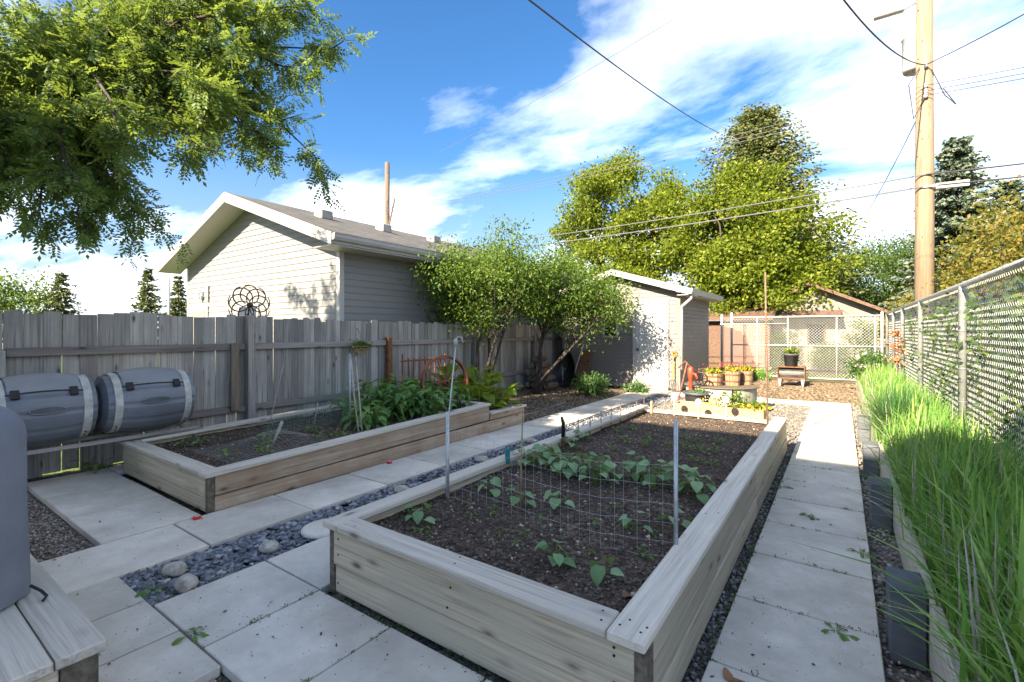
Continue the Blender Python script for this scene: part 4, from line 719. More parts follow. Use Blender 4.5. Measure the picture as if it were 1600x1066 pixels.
for i in range(23):
    x, y = random.uniform(-5.95, -4.5), random.uniform(3.7, 5.35); hb = .26 + 0.13*(y > 4.3) + (.05 if x < -5.2 else 0); plant('comfrey_plant', 'bushy green plant with long pointed leaves crowding the long bed', 'plant', (x, y, zsl(x, y)), 26, 'com', hb, 0.32, 'bushy plants in the far half of the long bed', .95, 1.55, (-35, 40), 'comfrey')
for i, (x, y) in enumerate(((-5.5, 6.0), (-4.95, 6.15), (-5.3, 6.75), (-4.7, 6.3), (-5.8, 6.5), (-4.75, 5.85), (-5.9, 5.9))): plant('horseradish_plant', ('tall ' if i in (0, 1, 2) else 'low ') + 'broad leaved yellow green plant beyond the long bed', 'plant', (x, y, 0.15), 16, 'hosta', 0.68 if i in (0, 1, 2) else 0.42, 0.46, ('tall' if i in (0, 1, 2) else 'low') + ' broad leaved plants beyond the long bed', .95, 1.45, (-65, 15), 'hosta', .006)
for i in range(14):
    x, y = random.uniform(-6.85, -6.55), random.choice((0.6, 0.9, 1.1, 1.5, 1.7, 2.0, 2.6, 3.2, 4.2, 4.6, 5.0)) + random.uniform(-.15, .15); plant('vine_seedling', 'green leafy weed growing at the foot of the board fence', 'plant', (x, y, -.05), 8, 'seed', .16, .22, 'weeds at the foot of the board fence', 1.0, 1.7, (-20, 40))
for (x, y), lb in (((-0.02, 2.85), 'flat wilted weed in the near joint of the paved path'), ((0.1, 3.95), 'weed tuft by the dark block at the path edge'), ((-0.22, 4.5), 'small weed in a joint in the middle of the paved path'), ((-0.47, 5.2), 'weed growing against the large bed beside the path'), ((-2.62, 1.02), 'small green weed in the patio joint near the lower left'), ((-3.28, 1.06), 'tiny weed among slate chips beside the speckled rock')):
    plant('paving_weed', lb, 'weed', (x, y, 0.0), 7, 'weed', .02, .09, None, .7, 1.1, (-5, 25), 'comfrey')

# ------------------------------------------------------------------ wires, poles and sticks in the beds
def pole(name, label, cat, pts, r, mat, n=8): return tagit(build(MB().tube(pts, r, n), name, mat, None, True, origin=pts[0]), label, cat)
pole('metal_pole', 'galvanised pole at the left end of the wire netting in the large bed', 'pole', [(-2.31, 2.51, .1), (-2.31, 2.51, .92)], .0125, 'galv')
pole('metal_pole', 'galvanised pole at the right end of the wire netting in the large bed', 'pole', [(-0.70, 2.48, .1), (-0.70, 2.48, 1.04)], .0115, 'galv')
pole('bamboo_cane', 'thin bamboo cane standing in the middle of the large bed', 'cane', [(-1.78, 2.65, .2), (-1.775, 2.655, .6), (-1.765, 2.66, .95)], [.007, .006, .0045], 'bamboo')
pole('iron_rod', 'tall thin rusty rod at the far right corner of the large bed', 'rod', [(-0.77, 6.8, .1), (-0.785, 6.8, 1.2), (-0.80, 6.8, 2.25)], .011, 'rustwire')
t = thing('sprinkler_stake', 'slanted stake topped by a white sprinkler head above the red wheel', 'sprinkler', (-2.35, 2.6, 0.3))
build(MB().tube([(-2.36, 2.54, .25), (-2.355, 2.56, .8), (-2.33, 2.62, 1.40)], .005, 6), 'stake', 'galv', t, True); build(MB().lathe([(0.012, 0), (0.016, .03), (0.012, .05), (.001, .055)], (-2.33, 2.62, 1.39), 10), 'head', 'white', t, True)
build(MB().tube([(-2.33, 2.62, 1.43), (-2.32, 2.635, 1.455), (-2.30, 2.65, 1.45), (-2.29, 2.65, 1.41)], .007, 6), 'spout', 'white', t, True)
def wire_panel(name, label, A, B, zs_, step, r, sag=.03, mat='wire'):
    A, B = np.array(A, float), np.array(B, float); ln = np.linalg.norm(B-A); n = int(ln/step); P, Q = [], []; tt = np.linspace(0, 1, n+1); off = RNG.normal(0, .006, (n+1, 2))
    def pt(t, z, k): q = A + (B-A)*t; return (q[0]+off[k, 0], q[1]+off[k, 1]+.03*math.sin(t*7), z - sag*4*t*(1-t))
    for k in range(n+1): P.append(pt(tt[k], zs_[0], k)); Q.append(pt(tt[k], zs_[-1], k))
    for z in zs_:
        for k in range(n): P.append(pt(tt[k], z, k)); Q.append(pt(tt[k+1], z, k+1))
    V, F = segs(np.array(P), np.array(Q), r); return tagit(build_np(V, F, name, mat), label, 'wire netting')
wire_panel('wire_netting', 'wire netting strung between the two metal poles in the large bed', (-2.31, 2.51, 0), (-0.70, 2.48, 0), (.32, .40, .50, .60, .70, .80), .065, .0007, .04)
wire_panel('wire_netting', 'wire netting along the left board of the large bed', (-2.33, 2.51, 0), (-2.36, 4.35, 0), (.32, .42, .54, .66, .76), .075, .0007, .02)
for i in range(9):
    yy = 4.35 + i*0.3; pole('rusty_peg', 'short rusty peg along the left board of the large bed', 'peg', [(-2.36, yy, .2), (-2.36, yy, .52+random.uniform(-.03, .03))], .006, 'rustwire', 5)['group'] = 'rusty pegs along the left board'
pole('peg_wire', 'rusty wire running across the tops of the pegs', 'wire', [(-2.36, 4.35+i*.3, .50-.012*(i % 2)) for i in range(9)], .003, 'rustwire', 4)
t = thing('hand_tool', 'black handled garden tool stuck upright at the left board', 'hand tool', (-2.33, 4.25, .3)); build(MB().tube([(-2.33, 4.25, .25), (-2.33, 4.25, .42)], .014, 8), 'blade', 'rust', t); build(MB().tube([(-2.33, 4.25, .42), (-2.33, 4.26, .56), (-2.34, 4.24, .62)], [.018, .02, .014], 8), 'handle', 'black', t, True)
tagit(build(MB().cbox(-2.365, -2.335, 3.28, 3.33, .36, .50, .008), 'teal_clip', 'teal'), 'teal plastic clip standing at the left board of the large bed', 'clip')
# netting, sticks in the long bed
A, B = [], []
for i in range(26):
    for (p, q) in (((-5.35+i*.04, 2.05), (-5.35+i*.04, 3.15)), ):
        ys = np.linspace(p[1], q[1], 14); zz_ = .30 + .14*np.exp(-((ys-2.72)/.25)**2)*math.exp(-((p[0]+4.95)/.3)**2)
        for k in range(13): A.append((p[0], ys[k], zz_[k])); B.append((p[0], ys[k+1], zz_[k+1]))
for j in range(28):
    yv = 2.05+j*.04; xs = np.linspace(-5.35, -4.36, 14); zz_ = .30 + .14*math.exp(-((yv-2.72)/.25)**2)*np.exp(-((xs+4.95)/.3)**2)
    for k in range(13): A.append((xs[k], yv, zz_[k])); B.append((xs[k+1], yv, zz_[k+1]))
V, F = segs(np.array(A), np.array(B), .0009); tagit(build_np(V, F, 'mesh_cover', 'stonegrey'), 'grey square mesh draped over seedlings in the near half of the long bed', 'garden mesh')
pole('wooden_stake', 'short tan wooden stake propping up the grey mesh', 'stake', [(-5.0, 2.68, .25), (-4.97, 2.78, .52)], .017, 'stick', 4)
A, B = [], []
for i in range(36):
    y0_ = 2.75 + i*.035; zt = .42 + .70*(i/35.0)
    for k in range(10):
        A.append((-5.3+.02*math.sin(i*.7), y0_, .32+(zt-.32)*k/10)); B.append((-5.3+.02*math.sin(i*.7+.2), y0_+.004, .32+(zt-.32)*(k+1)/10))
for k in range(24):
    z = .33+k*.033; i0 = max(0, (z-.42)/.70*35); ya = 2.75+i0*.035
    for j in range(12):
        A.append((-5.3, ya+(4.0-ya)*j/12, z)); B.append((-5.3, ya+(4.0-ya)*(j+1)/12, z-.006))
V, F = segs(np.array(A), np.array(B), .0016); tagit(build_np(V, F, 'green_netting', 'net'), 'sheer green netting hanging between sticks in the long bed', 'netting')
pole('white_stick', 'thin white stick leaning in the long bed in front of the fence', 'stick', [(-5.6, 2.95, .28), (-5.6, 3.15, 1.1)], .006, 'stick', 6)
pole('white_stick', 'shorter thin white stick behind the green netting', 'stick', [(-5.3, 3.35, .28), (-5.3, 3.42, .62)], .006, 'stick', 6)
pole('pale_pole', 'straight pale pole at the end of the green netting', 'pole', [(-4.95, 3.63, .25), (-4.95, 3.62, 1.22)], .011, 'galv', 8)
pole('pale_stick', 'curved pale stick leaning beside the straight pole', 'stick', [(-4.5, 3.42, .28), (-4.62, 3.44, .75), (-4.9, 3.60, 1.2)], .009, 'stick', 6)
pole('pale_stick', 'second curved pale stick right next to its twin', 'stick', [(-4.47, 3.44, .28), (-4.58, 3.48, .75), (-4.86, 3.64, 1.18)], .008, 'stick', 6)
# red wheel and red grate
t = thing('wagon_wheel', 'rust red iron wagon wheel leaning in the long bed', 'wheel', (-5.0, 5.38, .68))
cw = (-5.0, 5.38, .70); build(MB().lathe([(0.395, -.035), (0.42, -.035), (0.42, .035), (0.395, .035), (0.395, -.035)], cw, 48, 'x', False), 'rim', 'redrust', t)
build(MB().lathe([(0.03, -.07), (0.045, -.04), (0.045, .04), (0.03, .07), (.02, .07)], cw, 16, 'x'), 'hub', 'redrust', t, True)
for k in range(10):
    a = k*2*math.pi/10; build(MB().tube([(cw[0]+(.03 if k % 2 else -.03), cw[1]+.04*math.cos(a), cw[2]+.04*math.sin(a)), (cw[0], cw[1]+.41*math.cos(a), cw[2]+.41*math.sin(a))], .009, 6), 'spoke', 'redrust', t)
t.rotation_euler = (0, R(-6), R(-14))
t = thing('red_iron_grate', 'dark red iron grate standing against the fence behind the wheel', 'grate', (-6.5, 6.3, .3))
for z_ in (.95, .5): build(MB().cbox(-6.52, -6.49, 5.85, 7.0, z_-.018, z_+.018, .003), 'bar', 'redrust', t)
for k in range(9): build(MB().tube([(-6.5, 5.87+k*.14, .1), (-6.5, 5.87+k*.14+.03*math.sin(k*2), .6), (-6.5, 5.87+k*.14, 1.0 + (.08 if k in (0, 8) else 0))], .013, 6), 'upright', 'redrust', t)
# hanging basket
t = thing('hanging_basket', 'yellow wire basket of trailing plants hung on the fence', 'basket', (-6.74, 5.15, 1.12))
for i, r_ in enumerate((.08, .10, .115, .13)): build(MB().tube([(-6.74+r_*.8*math.cos(q), 5.15+r_*1.25*math.sin(q), 1.10+i*.045) for q in [2*math.pi*j/20 for j in range(21)]], .005, 5), 'hoop', 'bamboo', t)
for k in range(14):
    q = 2*math.pi*k/14; build(MB().tube([(-6.74+.064*math.cos(q), 5.15+.1*math.sin(q), 1.10), (-6.74+.104*math.cos(q), 5.15+.1625*math.sin(q), 1.235)], .004, 4), 'rib', 'bamboo', t)
for dy in (-.14, .14): build(MB().tube([(-6.74, 5.15+dy, 1.235), (-6.84, 5.15, 1.55)], .0025, 4), 'hanger', 'cable', t)
P = np.array([-6.74, 5.15, 1.25]) + RNG.normal(0, 1, (420, 3))*np.array([.05, .085, .035]); V, F = leaf_faces(P, rdir(420), rdir(420), RNG.uniform(.03, .06, 420), RNG.uniform(.015, .025, 420)); build_np(V, F, 'foliage', 'plum', t)
# red caps on slabs
for p, lb in (((-4.22, 1.66, 0.012), 'small red and white bottle cap in front of the long bed corner'), ((-4.2, 3.6, 0.012), 'small red cap on the walk beside the long bed')):
    t = thing('bottle_cap', lb, 'cap', p); build(MB().lathe([(.03, -.012), (.03, .008), (.026, .012)], p, 14), 'cap_rim', 'red', t); build(MB().lathe([(.024, .0125), (.022, .015)], p, 14), 'cap_top', 'white', t)
# dead leaves
for p, lb, s_ in (((-0.40, 2.18, .006), 'brown dead leaf on the near path slab', 1.0), ((-0.80, 2.02, .31), 'crumpled orange dead leaf on the soil by the right board', .7)):
    t = link('dead_leaf', LM['hosta'].copy(), None, None, p); t.data.materials.clear(); t.data.materials.append(M['deadleaf']); t.scale = (.38*s_, .55*s_, .5*s_); t.rotation_euler = (0, 0, 1.2); tagit(t, lb, 'leaf')

# ------------------------------------------------------------------ back of the large bed: planter, pots, barrels
t = thing('box_planter', 'fresh timber box planter with flowers behind the large bed', 'planter', (-1.45, 7.28, 0))
build(MB().cbox(-2.05, -.86, 7.14, 7.165, .20, .43, .003), 'front_board', 'freshwood', t); build(MB().cbox(-2.05, -.86, 7.40, 7.425, .20, .43, .003), 'back_board', 'freshwood', t)
for xx in (-2.05, -.885): build(MB().cbox(xx, xx+.025, 7.167, 7.398, .20, .428, .003), 'end_board', 'freshwood', t)
build(MB().box(-2.02, -.89, 7.168, 7.396, .0, .37), 'soil', 'soil', t)
build(MB().cbox(-2.2, -.75, 7.1, 7.5, -.05, .195, .004), 'ledge', 'freshwood', t)
def tuft(parent, c, r, n, mat, ln=(.04, .08), name='foliage'):
    P = np.array(c) + RNG.normal(0, 1, (n, 3))*np.array(r); D = unit(rdir(n)+np.array([0, 0, .5])); V, F = leaf_faces(P, D, unit(rdir(n)+np.array([0, 0, .8])), RNG.uniform(*ln, n), RNG.uniform(ln[0]*.45, ln[1]*.5, n)); o = build_np(V, F, name, mat, parent); o['kind'] = 'stuff'; return o
tuft(t, (-1.25, 7.28, .50), (.10, .05, .06), 160, 'plum', (.05, .1)); tuft(t, (-1.0, 7.28, .45), (.08, .05, .03), 120, 'plum'); tuft(t, (-1.45, 7.28, .46), (.12, .05, .03), 90, 'flower_y', (.03, .05), 'flowers'); tuft(t, (-1.0, 7.24, .44), (.12, .04, .02), 90, 'flower_y', (.03, .05), 'flowers')
tuft(t, (-1.5, 7.28, .52), (.08, .05, .06), 60, 'flower_p', (.03, .05), 'flowers')
t = thing('round_pot', 'wide dark grey pot of seedlings behind the large bed', 'pot', (-1.82, 7.62, 0)); build(MB().lathe([(.15, .18), (.19, .52), (.225, .53), (.225, .56), (.185, .56), (.18, .5), (.001, .5)], (-1.82, 7.62, 0), 28), 'body', 'pot', t, True); tuft(t, (-1.8, 7.62, .56), (.07, .07, .015), 140, 'lettuce', (.03, .05)); build(MB().lathe([(.18, -.05), (.18, .178)], (-1.82, 7.62, 0), 20), 'base_block', 'stonegrey', t)
for i, (xx, h_) in enumerate(((-1.95, .50), (-1.62, .47), (-1.27, .53), )):
    t = thing('garden_light', ('leftmost', 'middle', 'rightmost')[i]+' glass ball garden light on a stake at the back board', 'garden light', (xx, 6.83, .25), 'glass ball lights'); build(MB().cbox(xx-.011, xx+.011, 6.82, 6.842, .2, h_, .003), 'stake', 'stick', t); build(MB().lathe([(.05*math.sin(math.pi*k/8)+.0005, -.05*math.cos(math.pi*k/8)) for k in range(9)], (xx, 6.83, h_+.045), 14), 'glass_ball', 'clear', t, True)
tagit(build(MB().cbox(-2.28, -2.25, 6.78, 6.82, .2, .48, .003), 'wooden_peg', 'freshwood'), 'short square wooden peg at the far left corner of the large bed', 'peg')
t = thing('concrete_ring', 'grey curved concrete ring carrying half barrel planters', 'planter ring', (-1.95, 9.7, 0))
for k in range(6):
    a0, a1 = k*math.pi/3+.03, (k+1)*math.pi/3-.03; mb = MB(); n = 6
    for z_ in (-.04, .44):
        for r_ in (.62, .52):
            for i in range(n+1): a = a0+(a1-a0)*i/n; mb.v.append((-1.9+r_*math.cos(a), 9.7+r_*math.sin(a), z_))
    q = n+1
    for i in range(n): mb.f += [(i, i+1, 2*q+i+1, 2*q+i), (q+i+1, q+i, 3*q+i, 3*q+i+1), (2*q+i, 2*q+i+1, 3*q+i+1, 3*q+i)]
    mb.f += [(0, 2*q, 3*q, q), (n, q+n, 3*q+n, 2*q+n)]; build(mb, 'block', 'stonegrey', t)
build(MB().lathe([(.001, .445), (.64, .445), (.66, .46), (.64, .475), (.001, .475)], (-1.9, 9.7, 0), 36), 'top_board', 'oldpost', t)
for i, (xx, yy, r_, h_, lb) in enumerate(((-2.0, 9.55, .19, .22, 'wide half barrel planter at the left with yellow flowers'), (-1.68, 9.65, .145, .27, 'middle half barrel planter on the concrete ring'), (-1.5, 9.95, .13, .26, 'small half barrel planter at the right rear of the ring'))):
    t = thing('half_barrel', lb, 'planter', (xx, yy, .478), 'half barrel planters')
    for k in range(16):
        a = 2*math.pi*k/16; mb = MB(); da = math.pi/16*.92
        mb.hull8([(xx+q*math.cos(b_), yy+q*math.sin(b_), .478+z_) for z_, rr in ((0, .86), (h_, 1.0)) for q, b_ in ((r_*rr, a-da), (r_*rr, a+da), ((r_-.02)*rr, a+da), ((r_-.02)*rr, a-da))]); build(mb, 'stave', 'barrel_y', t)
    for z_ in (.3, .75): build(MB().lathe([(r_*(.86+.14*z_)+.001, h_*z_-.012), (r_*(.86+.14*z_)+.005, h_*z_-.012), (r_*(.86+.14*z_)+.006, h_*z_+.012), (r_*(.86+.14*z_)+.001, h_*z_+.012)], (xx, yy, .478), 24, 'z', False), 'hoop', 'rust', t)
    build(MB().lathe([(.001, h_*.85), (r_*.93, h_*.85)], (xx, yy, .478), 20), 'soil', 'soil', t); tuft(t, (xx, yy, .478+h_+.02), (r_*.45, r_*.45, .03), 120, 'plum'); tuft(t, (xx, yy-.04, .478+h_+.03), (r_*.5, r_*.4, .02), 110, 'flower_y', (.03, .05), 'flowers')
    tuft(t, (xx-.12, yy+.2, .478+h_+.06), (.2, .08, .04), 80, 'flower_r', (.03, .06), 'red_foliage')
t = thing('hand_pump', 'bright red hand water pump in front of the half barrels', 'water pump', (-2.3, 9.1, 0)); build(MB().lathe([(.055, .0), (.055, .06), (.035, .08), (.035, .62), (.05, .64), (.05, .80), (.03, .83), (.001, .84)], (-2.3, 9.1, .0), 16), 'body', 'redbright', t, True)
build(MB().tube([(-2.3, 9.1, .72), (-2.2, 9.05, .70), (-2.16, 9.03, .62)], .02, 8), 'spout', 'redbright', t, True); build(MB().tube([(-2.3, 9.1, .83), (-2.4, 9.1, .93), (-2.52, 9.1, .80)], .012, 6), 'handle', 'rust', t, True)
t = thing('pump_wheel', 'small dark iron wheel beside the red pump', 'wheel', (-2.12, 9.28, .62)); build(MB().tube([(-2.12+.11*math.cos(q), 9.12, .62+.11*math.sin(q)) for q in [2*math.pi*j/20 for j in range(21)]], .014, 6), 'rim', 'iron', t, True)
for k in range(3): a = k*math.pi/3; build(MB().tube([(-2.12+.11*math.cos(a), 9.12, .62+.11*math.sin(a)), (-2.12-.11*math.cos(a), 9.12, .62-.11*math.sin(a))], .009, 5), 'spoke', 'iron', t)
pole('iron_bar', 'slanted rusty iron bar left of the red pump', 'bar', [(-2.42, 8.5, -.02), (-2.22, 8.55, .95)], .016, 'rust', 6)
t = thing('garden_fork', 'orange handled garden fork leaning beside the shed door', 'garden fork', (-3.38, 11.7, 0)); build(MB().tube([(-3.40, 11.78, .3), (-3.385, 11.86, .74)], .015, 8), 'shaft', 'orange', t); build(MB().tube([(-3.385, 11.86, .74), (-3.385, 11.87, .84)], .016, 8), 'collar', 'darkmetal', t)
build(MB().tube([(-3.385, 11.868, .83), (-3.43, 11.875, .90), (-3.43, 11.875, .97), (-3.34, 11.875, .97), (-3.34, 11.875, .90), (-3.385, 11.868, .83)], .016, 8), 'grip', 'orange', t, True)
for dx in (-.075, -.025, .025, .075): build(MB().tube([(-3.40+dx*.4, 11.78, .3), (-3.40+dx, 11.77, .24), (-3.40+dx, 11.70, .01)], .007, 5), 'tine', 'darkmetal', t)
# stove with pot
t = thing('cast_iron_stove', 'old rusty cast iron stove standing before the gate', 'stove', (-1.14, 15.2, 0)); sx0, sx1 = -1.47, -.80
mb = MB(); n = 16
for xx in (sx0+.03, sx1-.03):
    for i in range(n+1): a = math.pi*i/n - 0.0; mb.v.append((xx, 15.2-.17*math.cos(a)*1.0, .22+.26*math.sin(a)**.8 if 0 < i < n else .22))
mb.f += [(i, n+1+i, n+2+i, i+1) for i in range(n)] + [tuple(range(n, -1, -1)), tuple(range(n+1, 2*n+2))]; build(mb, 'firebox', 'iron', t)
build(MB().cbox(sx0, sx1, 14.98, 15.42, .175, .215, .006), 'base_plate', 'rust', t); build(MB().cbox(sx0+.02, sx1-.02, 15.02, 15.38, .485, .515, .006), 'top_plate', 'rust', t)
for xx in (sx0, sx1-.035): build(MB().cbox(xx, xx+.033, 15.0, 15.4, .216, .50, .012), 'end_plate', 'rust', t)
for xx in (sx0+.04, sx1-.09):
    for yy in (15.0, 15.36): build(MB().hull8([(xx+.01, yy+.01, -.04), (xx+.04, yy+.01, -.04), (xx+.04, yy+.035, -.04), (xx+.01, yy+.035, -.04), (xx-.02, yy-.01, .174), (xx+.07, yy-.01, .174), (xx+.07, yy+.05, .174), (xx-.02, yy+.05, .174)]), 'leg', 'stonegrey', t)
t = thing('nursery_pot', 'dark pot with a green plant on top of the iron stove', 'pot', (-1.15, 15.2, .52)); build(MB().lathe([(.15, .52), (.185, .82), (.195, .82), (.195, .86), (.175, .86), (.17, .8), (.001, .8)], (-1.15, 15.2, 0), 26), 'body', 'pot', t, True); tuft(t, (-1.15, 15.2, .92), (.08, .08, .05), 160, 'maple', (.06, .11)); build(MB().tube([(-1.17, 15.22, .8), (-1.15, 15.2, 1.25)], .02, 6), 'stump', 'stick', t)
# logs, wheelbarrow, leaning boards, bushes
lg = 0
LROW = {.09: 'bottom', .26: 'second', .43: 'third', .60: 'fourth', .76: 'top'}
LP = [(x_, z_) for z_, xs_ in ((.09, (-6.75, -6.55, -6.35, -6.14)), (.26, (-6.66, -6.46, -6.26)), (.43, (-6.72, -6.52, -6.33)), (.60, (-6.6, -6.42)), (.76, (-6.5,))) for x_ in xs_]
for i, (x_, z_) in enumerate(LP):
    r_ = random.uniform(.075, .10); t = thing('firewood_log', ORD[sum(1 for q in LP[:i] if q[1] == z_)] + ' firewood log from the left in the ' + LROW[z_] + ' layer of the stack', 'log', (x_, 10.8, z_), 'stacked firewood logs'); y0_ = 10.35+random.uniform(-.06, .06)
    build(MB().lathe([(r_, 0), (r_*1.03, .25), (r_*.97, .5)], (x_, y0_, z_), 12, 'y'), 'trunk', 'log', t); build(MB().lathe([(.0001, -.003), (r_*.9, -.003), (r_*.9, .0)], (x_, y0_, z_), 12, 'y'), 'cut_end', 'logend', t)
t = thing('wheelbarrow', 'dark wheelbarrow tipped up on its nose against the shed', 'wheelbarrow', (-5.9, 10.95, 0)); mb = MB(); n = 20; rings = [(.02, .0), (.20, .02), (.24, .09), (.31, .19), (.325, .2)]
for q, dpt in rings:
    for k in range(n): a = 2*math.pi*k/n; mb.v.append((-5.95+q*1.0*math.cos(a)*(1.0-.18*math.sin(a)), 11.05-dpt*1.1-.18*0+.28*(.5+q*1.35*math.sin(a))*0.6, .52+q*1.55*math.sin(a)))
for i in range(len(rings)-1):
    for k in range(n): mb.f.append((i*n+k, i*n+(k+1) % n, (i+1)*n+(k+1) % n, (i+1)*n+k))
mb.f.append(tuple(range(n))); build(mb, 'tray', 'iron', t, True)
for xx in (-6.12, -5.70): build(MB().tube([(xx+.1*(1 if xx < -6 else -1), 10.98, .03), (xx, 11.15, .6), (xx+(.0 if xx < -6 else .12), 11.3, 1.15)], .017, 8), 'handle', 'stick', t, True)
build(MB().lathe([(.10, -.04), (.16, -.035), (.17, 0), (.16, .035), (.10, .04)], (-5.9, 11.3, .17), 22, 'x'), 'wheel', 'black', t, True)
build(MB().tube([(-5.7, 11.2, .75), (-5.45, 11.15, .62), (-5.32, 11.1, .72)], .011, 6), 'brace', 'darkmetal', t, True)
t = thing('leaning_board', 'rust brown board leaning on the shed wall behind the wheelbarrow', 'board', (-5.75, 11.6, 0)); build(MB().hull8([(-5.9, 11.5, 0), (-5.6, 11.5, 0), (-5.6, 11.53, 0), (-5.9, 11.53, 0), (-5.9, 11.84, .95), (-5.6, 11.84, .95), (-5.6, 11.87, .95), (-5.9, 11.87, .95)]), 'plank', 'rust', t)

# ------------------------------------------------------------------ trees and shrubs
def cluster_leaves(C, per, rad, Ln, Wn, flat=0.7, up=.5, out=None):
    n = len(C)*per; ctr = np.repeat(C, per, 0); off = RNG.normal(0, 1, (n, 3))*rad*np.array([1, 1, flat]); P = ctr+off
    D = unit(rdir(n) + unit(off)*.8 + np.array([0, 0, -.25])); Nn = unit(rdir(n)*.7 + np.array([0, 0, up])); return leaf_faces(P, D, Nn, RNG.uniform(Ln*.65, Ln*1.25, n), RNG.uniform(Wn*.7, Wn*1.2, n))
def ell_points(n, c, r, inner=0.35):
    d = rdir(n); q = RNG.uniform(inner, 1.0, (n, 1))**.6; wob = 1 + .24*np.sin(d[:, :1]*5+c[0])*np.cos(d[:, 2:3]*4+c[1]) + RNG.normal(0, .13, (n, 1)); return np.array(c) + d*q*wob*np.array(r)
def limbs(base, tops, r0, name, mat, parent, fork, wig=.12):
    mb = MB(); B_, Fk = Vector(base), Vector(fork); mb.tube([B_, B_.lerp(Fk, .5)+Vector((random.uniform(-.05, .05), random.uniform(-.05, .05), 0)), Fk], [r0, r0*.85, r0*.72], 9)
    for tp in tops:
        tp = Vector(tp); st_ = B_.lerp(Fk, random.uniform(.72, 1.0)); ln = (tp-st_).length; pts = [st_ + (tp-st_)*f + Vector((random.uniform(-1, 1), random.uniform(-1, 1), random.uniform(-.2, 1)*.8))*wig*ln*math.sin(f*math.pi) for f in (0, .25, .5, .75, 1)]
        mb.tube(pts, [r0*.5, r0*.36, r0*.24, r0*.13, r0*.05], 6, False)
    return build(mb, name, mat, parent, True, origin=base)
def broad_tree(name, label, base, fork_h, ells, per, rad, Ln, Wn, leaf, barkm, r0, cat='tree', group=None, nl=14, flat=.7):
    t = thing(name, label, cat, base, group); C = np.concatenate([ell_points(k, c, r) for c, r, k in ells]); C = C[C[:, 2] > base[2]+.25]
    limbs(base, C[RNG.choice(len(C), min(nl, len(C)), False)], r0, 'trunk', barkm, t, (base[0], base[1], base[2]+fork_h)); V, F = cluster_leaves(C, per, rad, Ln, Wn, flat); build_np(V, F, 'crown', leaf, t); return t
def spruce(name, label, base, H, Rm, leaf, nw=22, nb=9, ns=16, sl=.34, sw=.10, group=None, z0=.06, droop=.25, pw=.85):
    t = thing(name, label, 'tree', base, group); build(MB().tube([base, (base[0], base[1], base[2]+H*.97)], [H*.016, H*.002], 8), 'trunk', 'bark_grey', t, True); P, D, Ls = [], [], []
    for i in range(nw):
        u = z0 + (1-z0)*(i/nw)**.92; z = H*u; rr = Rm*(1-u)**pw*RNG.uniform(.75, 1.15) + .05*Rm
        for k in range(nb):
            a = 2*math.pi*(k+RNG.uniform(-.35, .35))/nb + i*1.3; ra = rr*RNG.uniform(.65, 1.12); zz_ = z+RNG.uniform(-.02, .02)*H; m = max(4, int(ns*(.35+.65*(1-u))))
            f = np.linspace(.08, 1, m); dirv = np.array([math.cos(a), math.sin(a), 0]); lat = np.array([-math.sin(a), math.cos(a), 0])
            c = np.array(base) + dirv*ra*f[:, None]; c[:, 2] += zz_ - droop*ra*f**1.2 + .10*ra*f**3
            for sg in (-1, 0, 1): P.append(c + RNG.normal(0, .02*Rm, c.shape)); D.append(unit(dirv*.75 + lat*sg*.8 + np.array([0, 0, -.22]) + RNG.normal(0, .22, c.shape))); Ls.append(sl*(1.1-.6*f)*(.55+.6*(1-u)))
    P, D, Ls = np.concatenate(P), np.concatenate(D), np.concatenate(Ls); V, F = leaf_faces(P, D, unit(rdir(len(P))+np.array([-.2, -.5, .5])), Ls, np.full(len(P), sw)*(.6+Ls/sl*.5)); build_np(V, F, 'crown', leaf, t); return t

# rowan tree, upper left, its trunk outside the frame
rw = thing('rowan_tree', 'rowan tree with feathery leaves overhanging the upper left', 'tree', (-7.5, -0.7, 0))
TB = Vector((-7.5, -0.7, 0)); FK = Vector((-7.2, 0.2, 3.0))
tips = [(-4.94, 3.38, 4.85), (-4.88, 2.94, 4.36), (-4.86, 3.2, 3.45), (-4.8, 2.75, 3.4), (-5.59, 2.81, 3.75), (-5.22, 2.21, 3.3), (-5.81, 1.8, 2.6), (-5.95, 1.46, 2.5), (-5.99, 1.07, 2.45), (-6.11, 0.86, 2.62), (-4.91, 2.67, 4.79), (-5.63, 2.42, 5.21), (-5.03, 2.1, 3.85), (-5.2, 1.5, 3.24), (-5.62, 1.2, 2.82), (-5.83, 3.25, 4.4), (-7.03, 2.42, 4.97), (-8.08, 1.44, 5.09), (-7.42, 1.53, 3.86), (-6.75, 2.12, 5.57), (-6.17, 1.67, 2.94), (-5.19, 2.48, 4.25), (-6.14, 2.3, 3.82), (-4.89, 3.18, 5.2), (-5.02, 2.59, 5.4), (-6.61, 1.0, 3.22),
        (-8.6, 1.6, 4.2), (-9.4, .5, 4.6), (-10.0, -.6, 4.9), (-9.6, -1.6, 4.4), (-8.6, -.2, 5.8), (-7.5, -.8, 6.2), (-6.2, .2, 5.4), (-5.4, -.4, 4.4), (-6.0, -1.8, 4.6), (-7.6, -2.8, 4.4), (-10.2, .3, 5.6), (-9.2, -.6, 5.9)]
mb = MB(); mb.tube([TB, TB.lerp(FK, .5)+Vector((.05, 0, 0)), FK], [.17, .14, .12], 10); tw = []   # twig sample points with directions
Q2 = Vector((-6.69, 1.35, 4.2)); mb.tube([FK, FK.lerp(Q2, .5)+Vector((-.05, 0, .1)), Q2], [.11, .09, .075], 8)
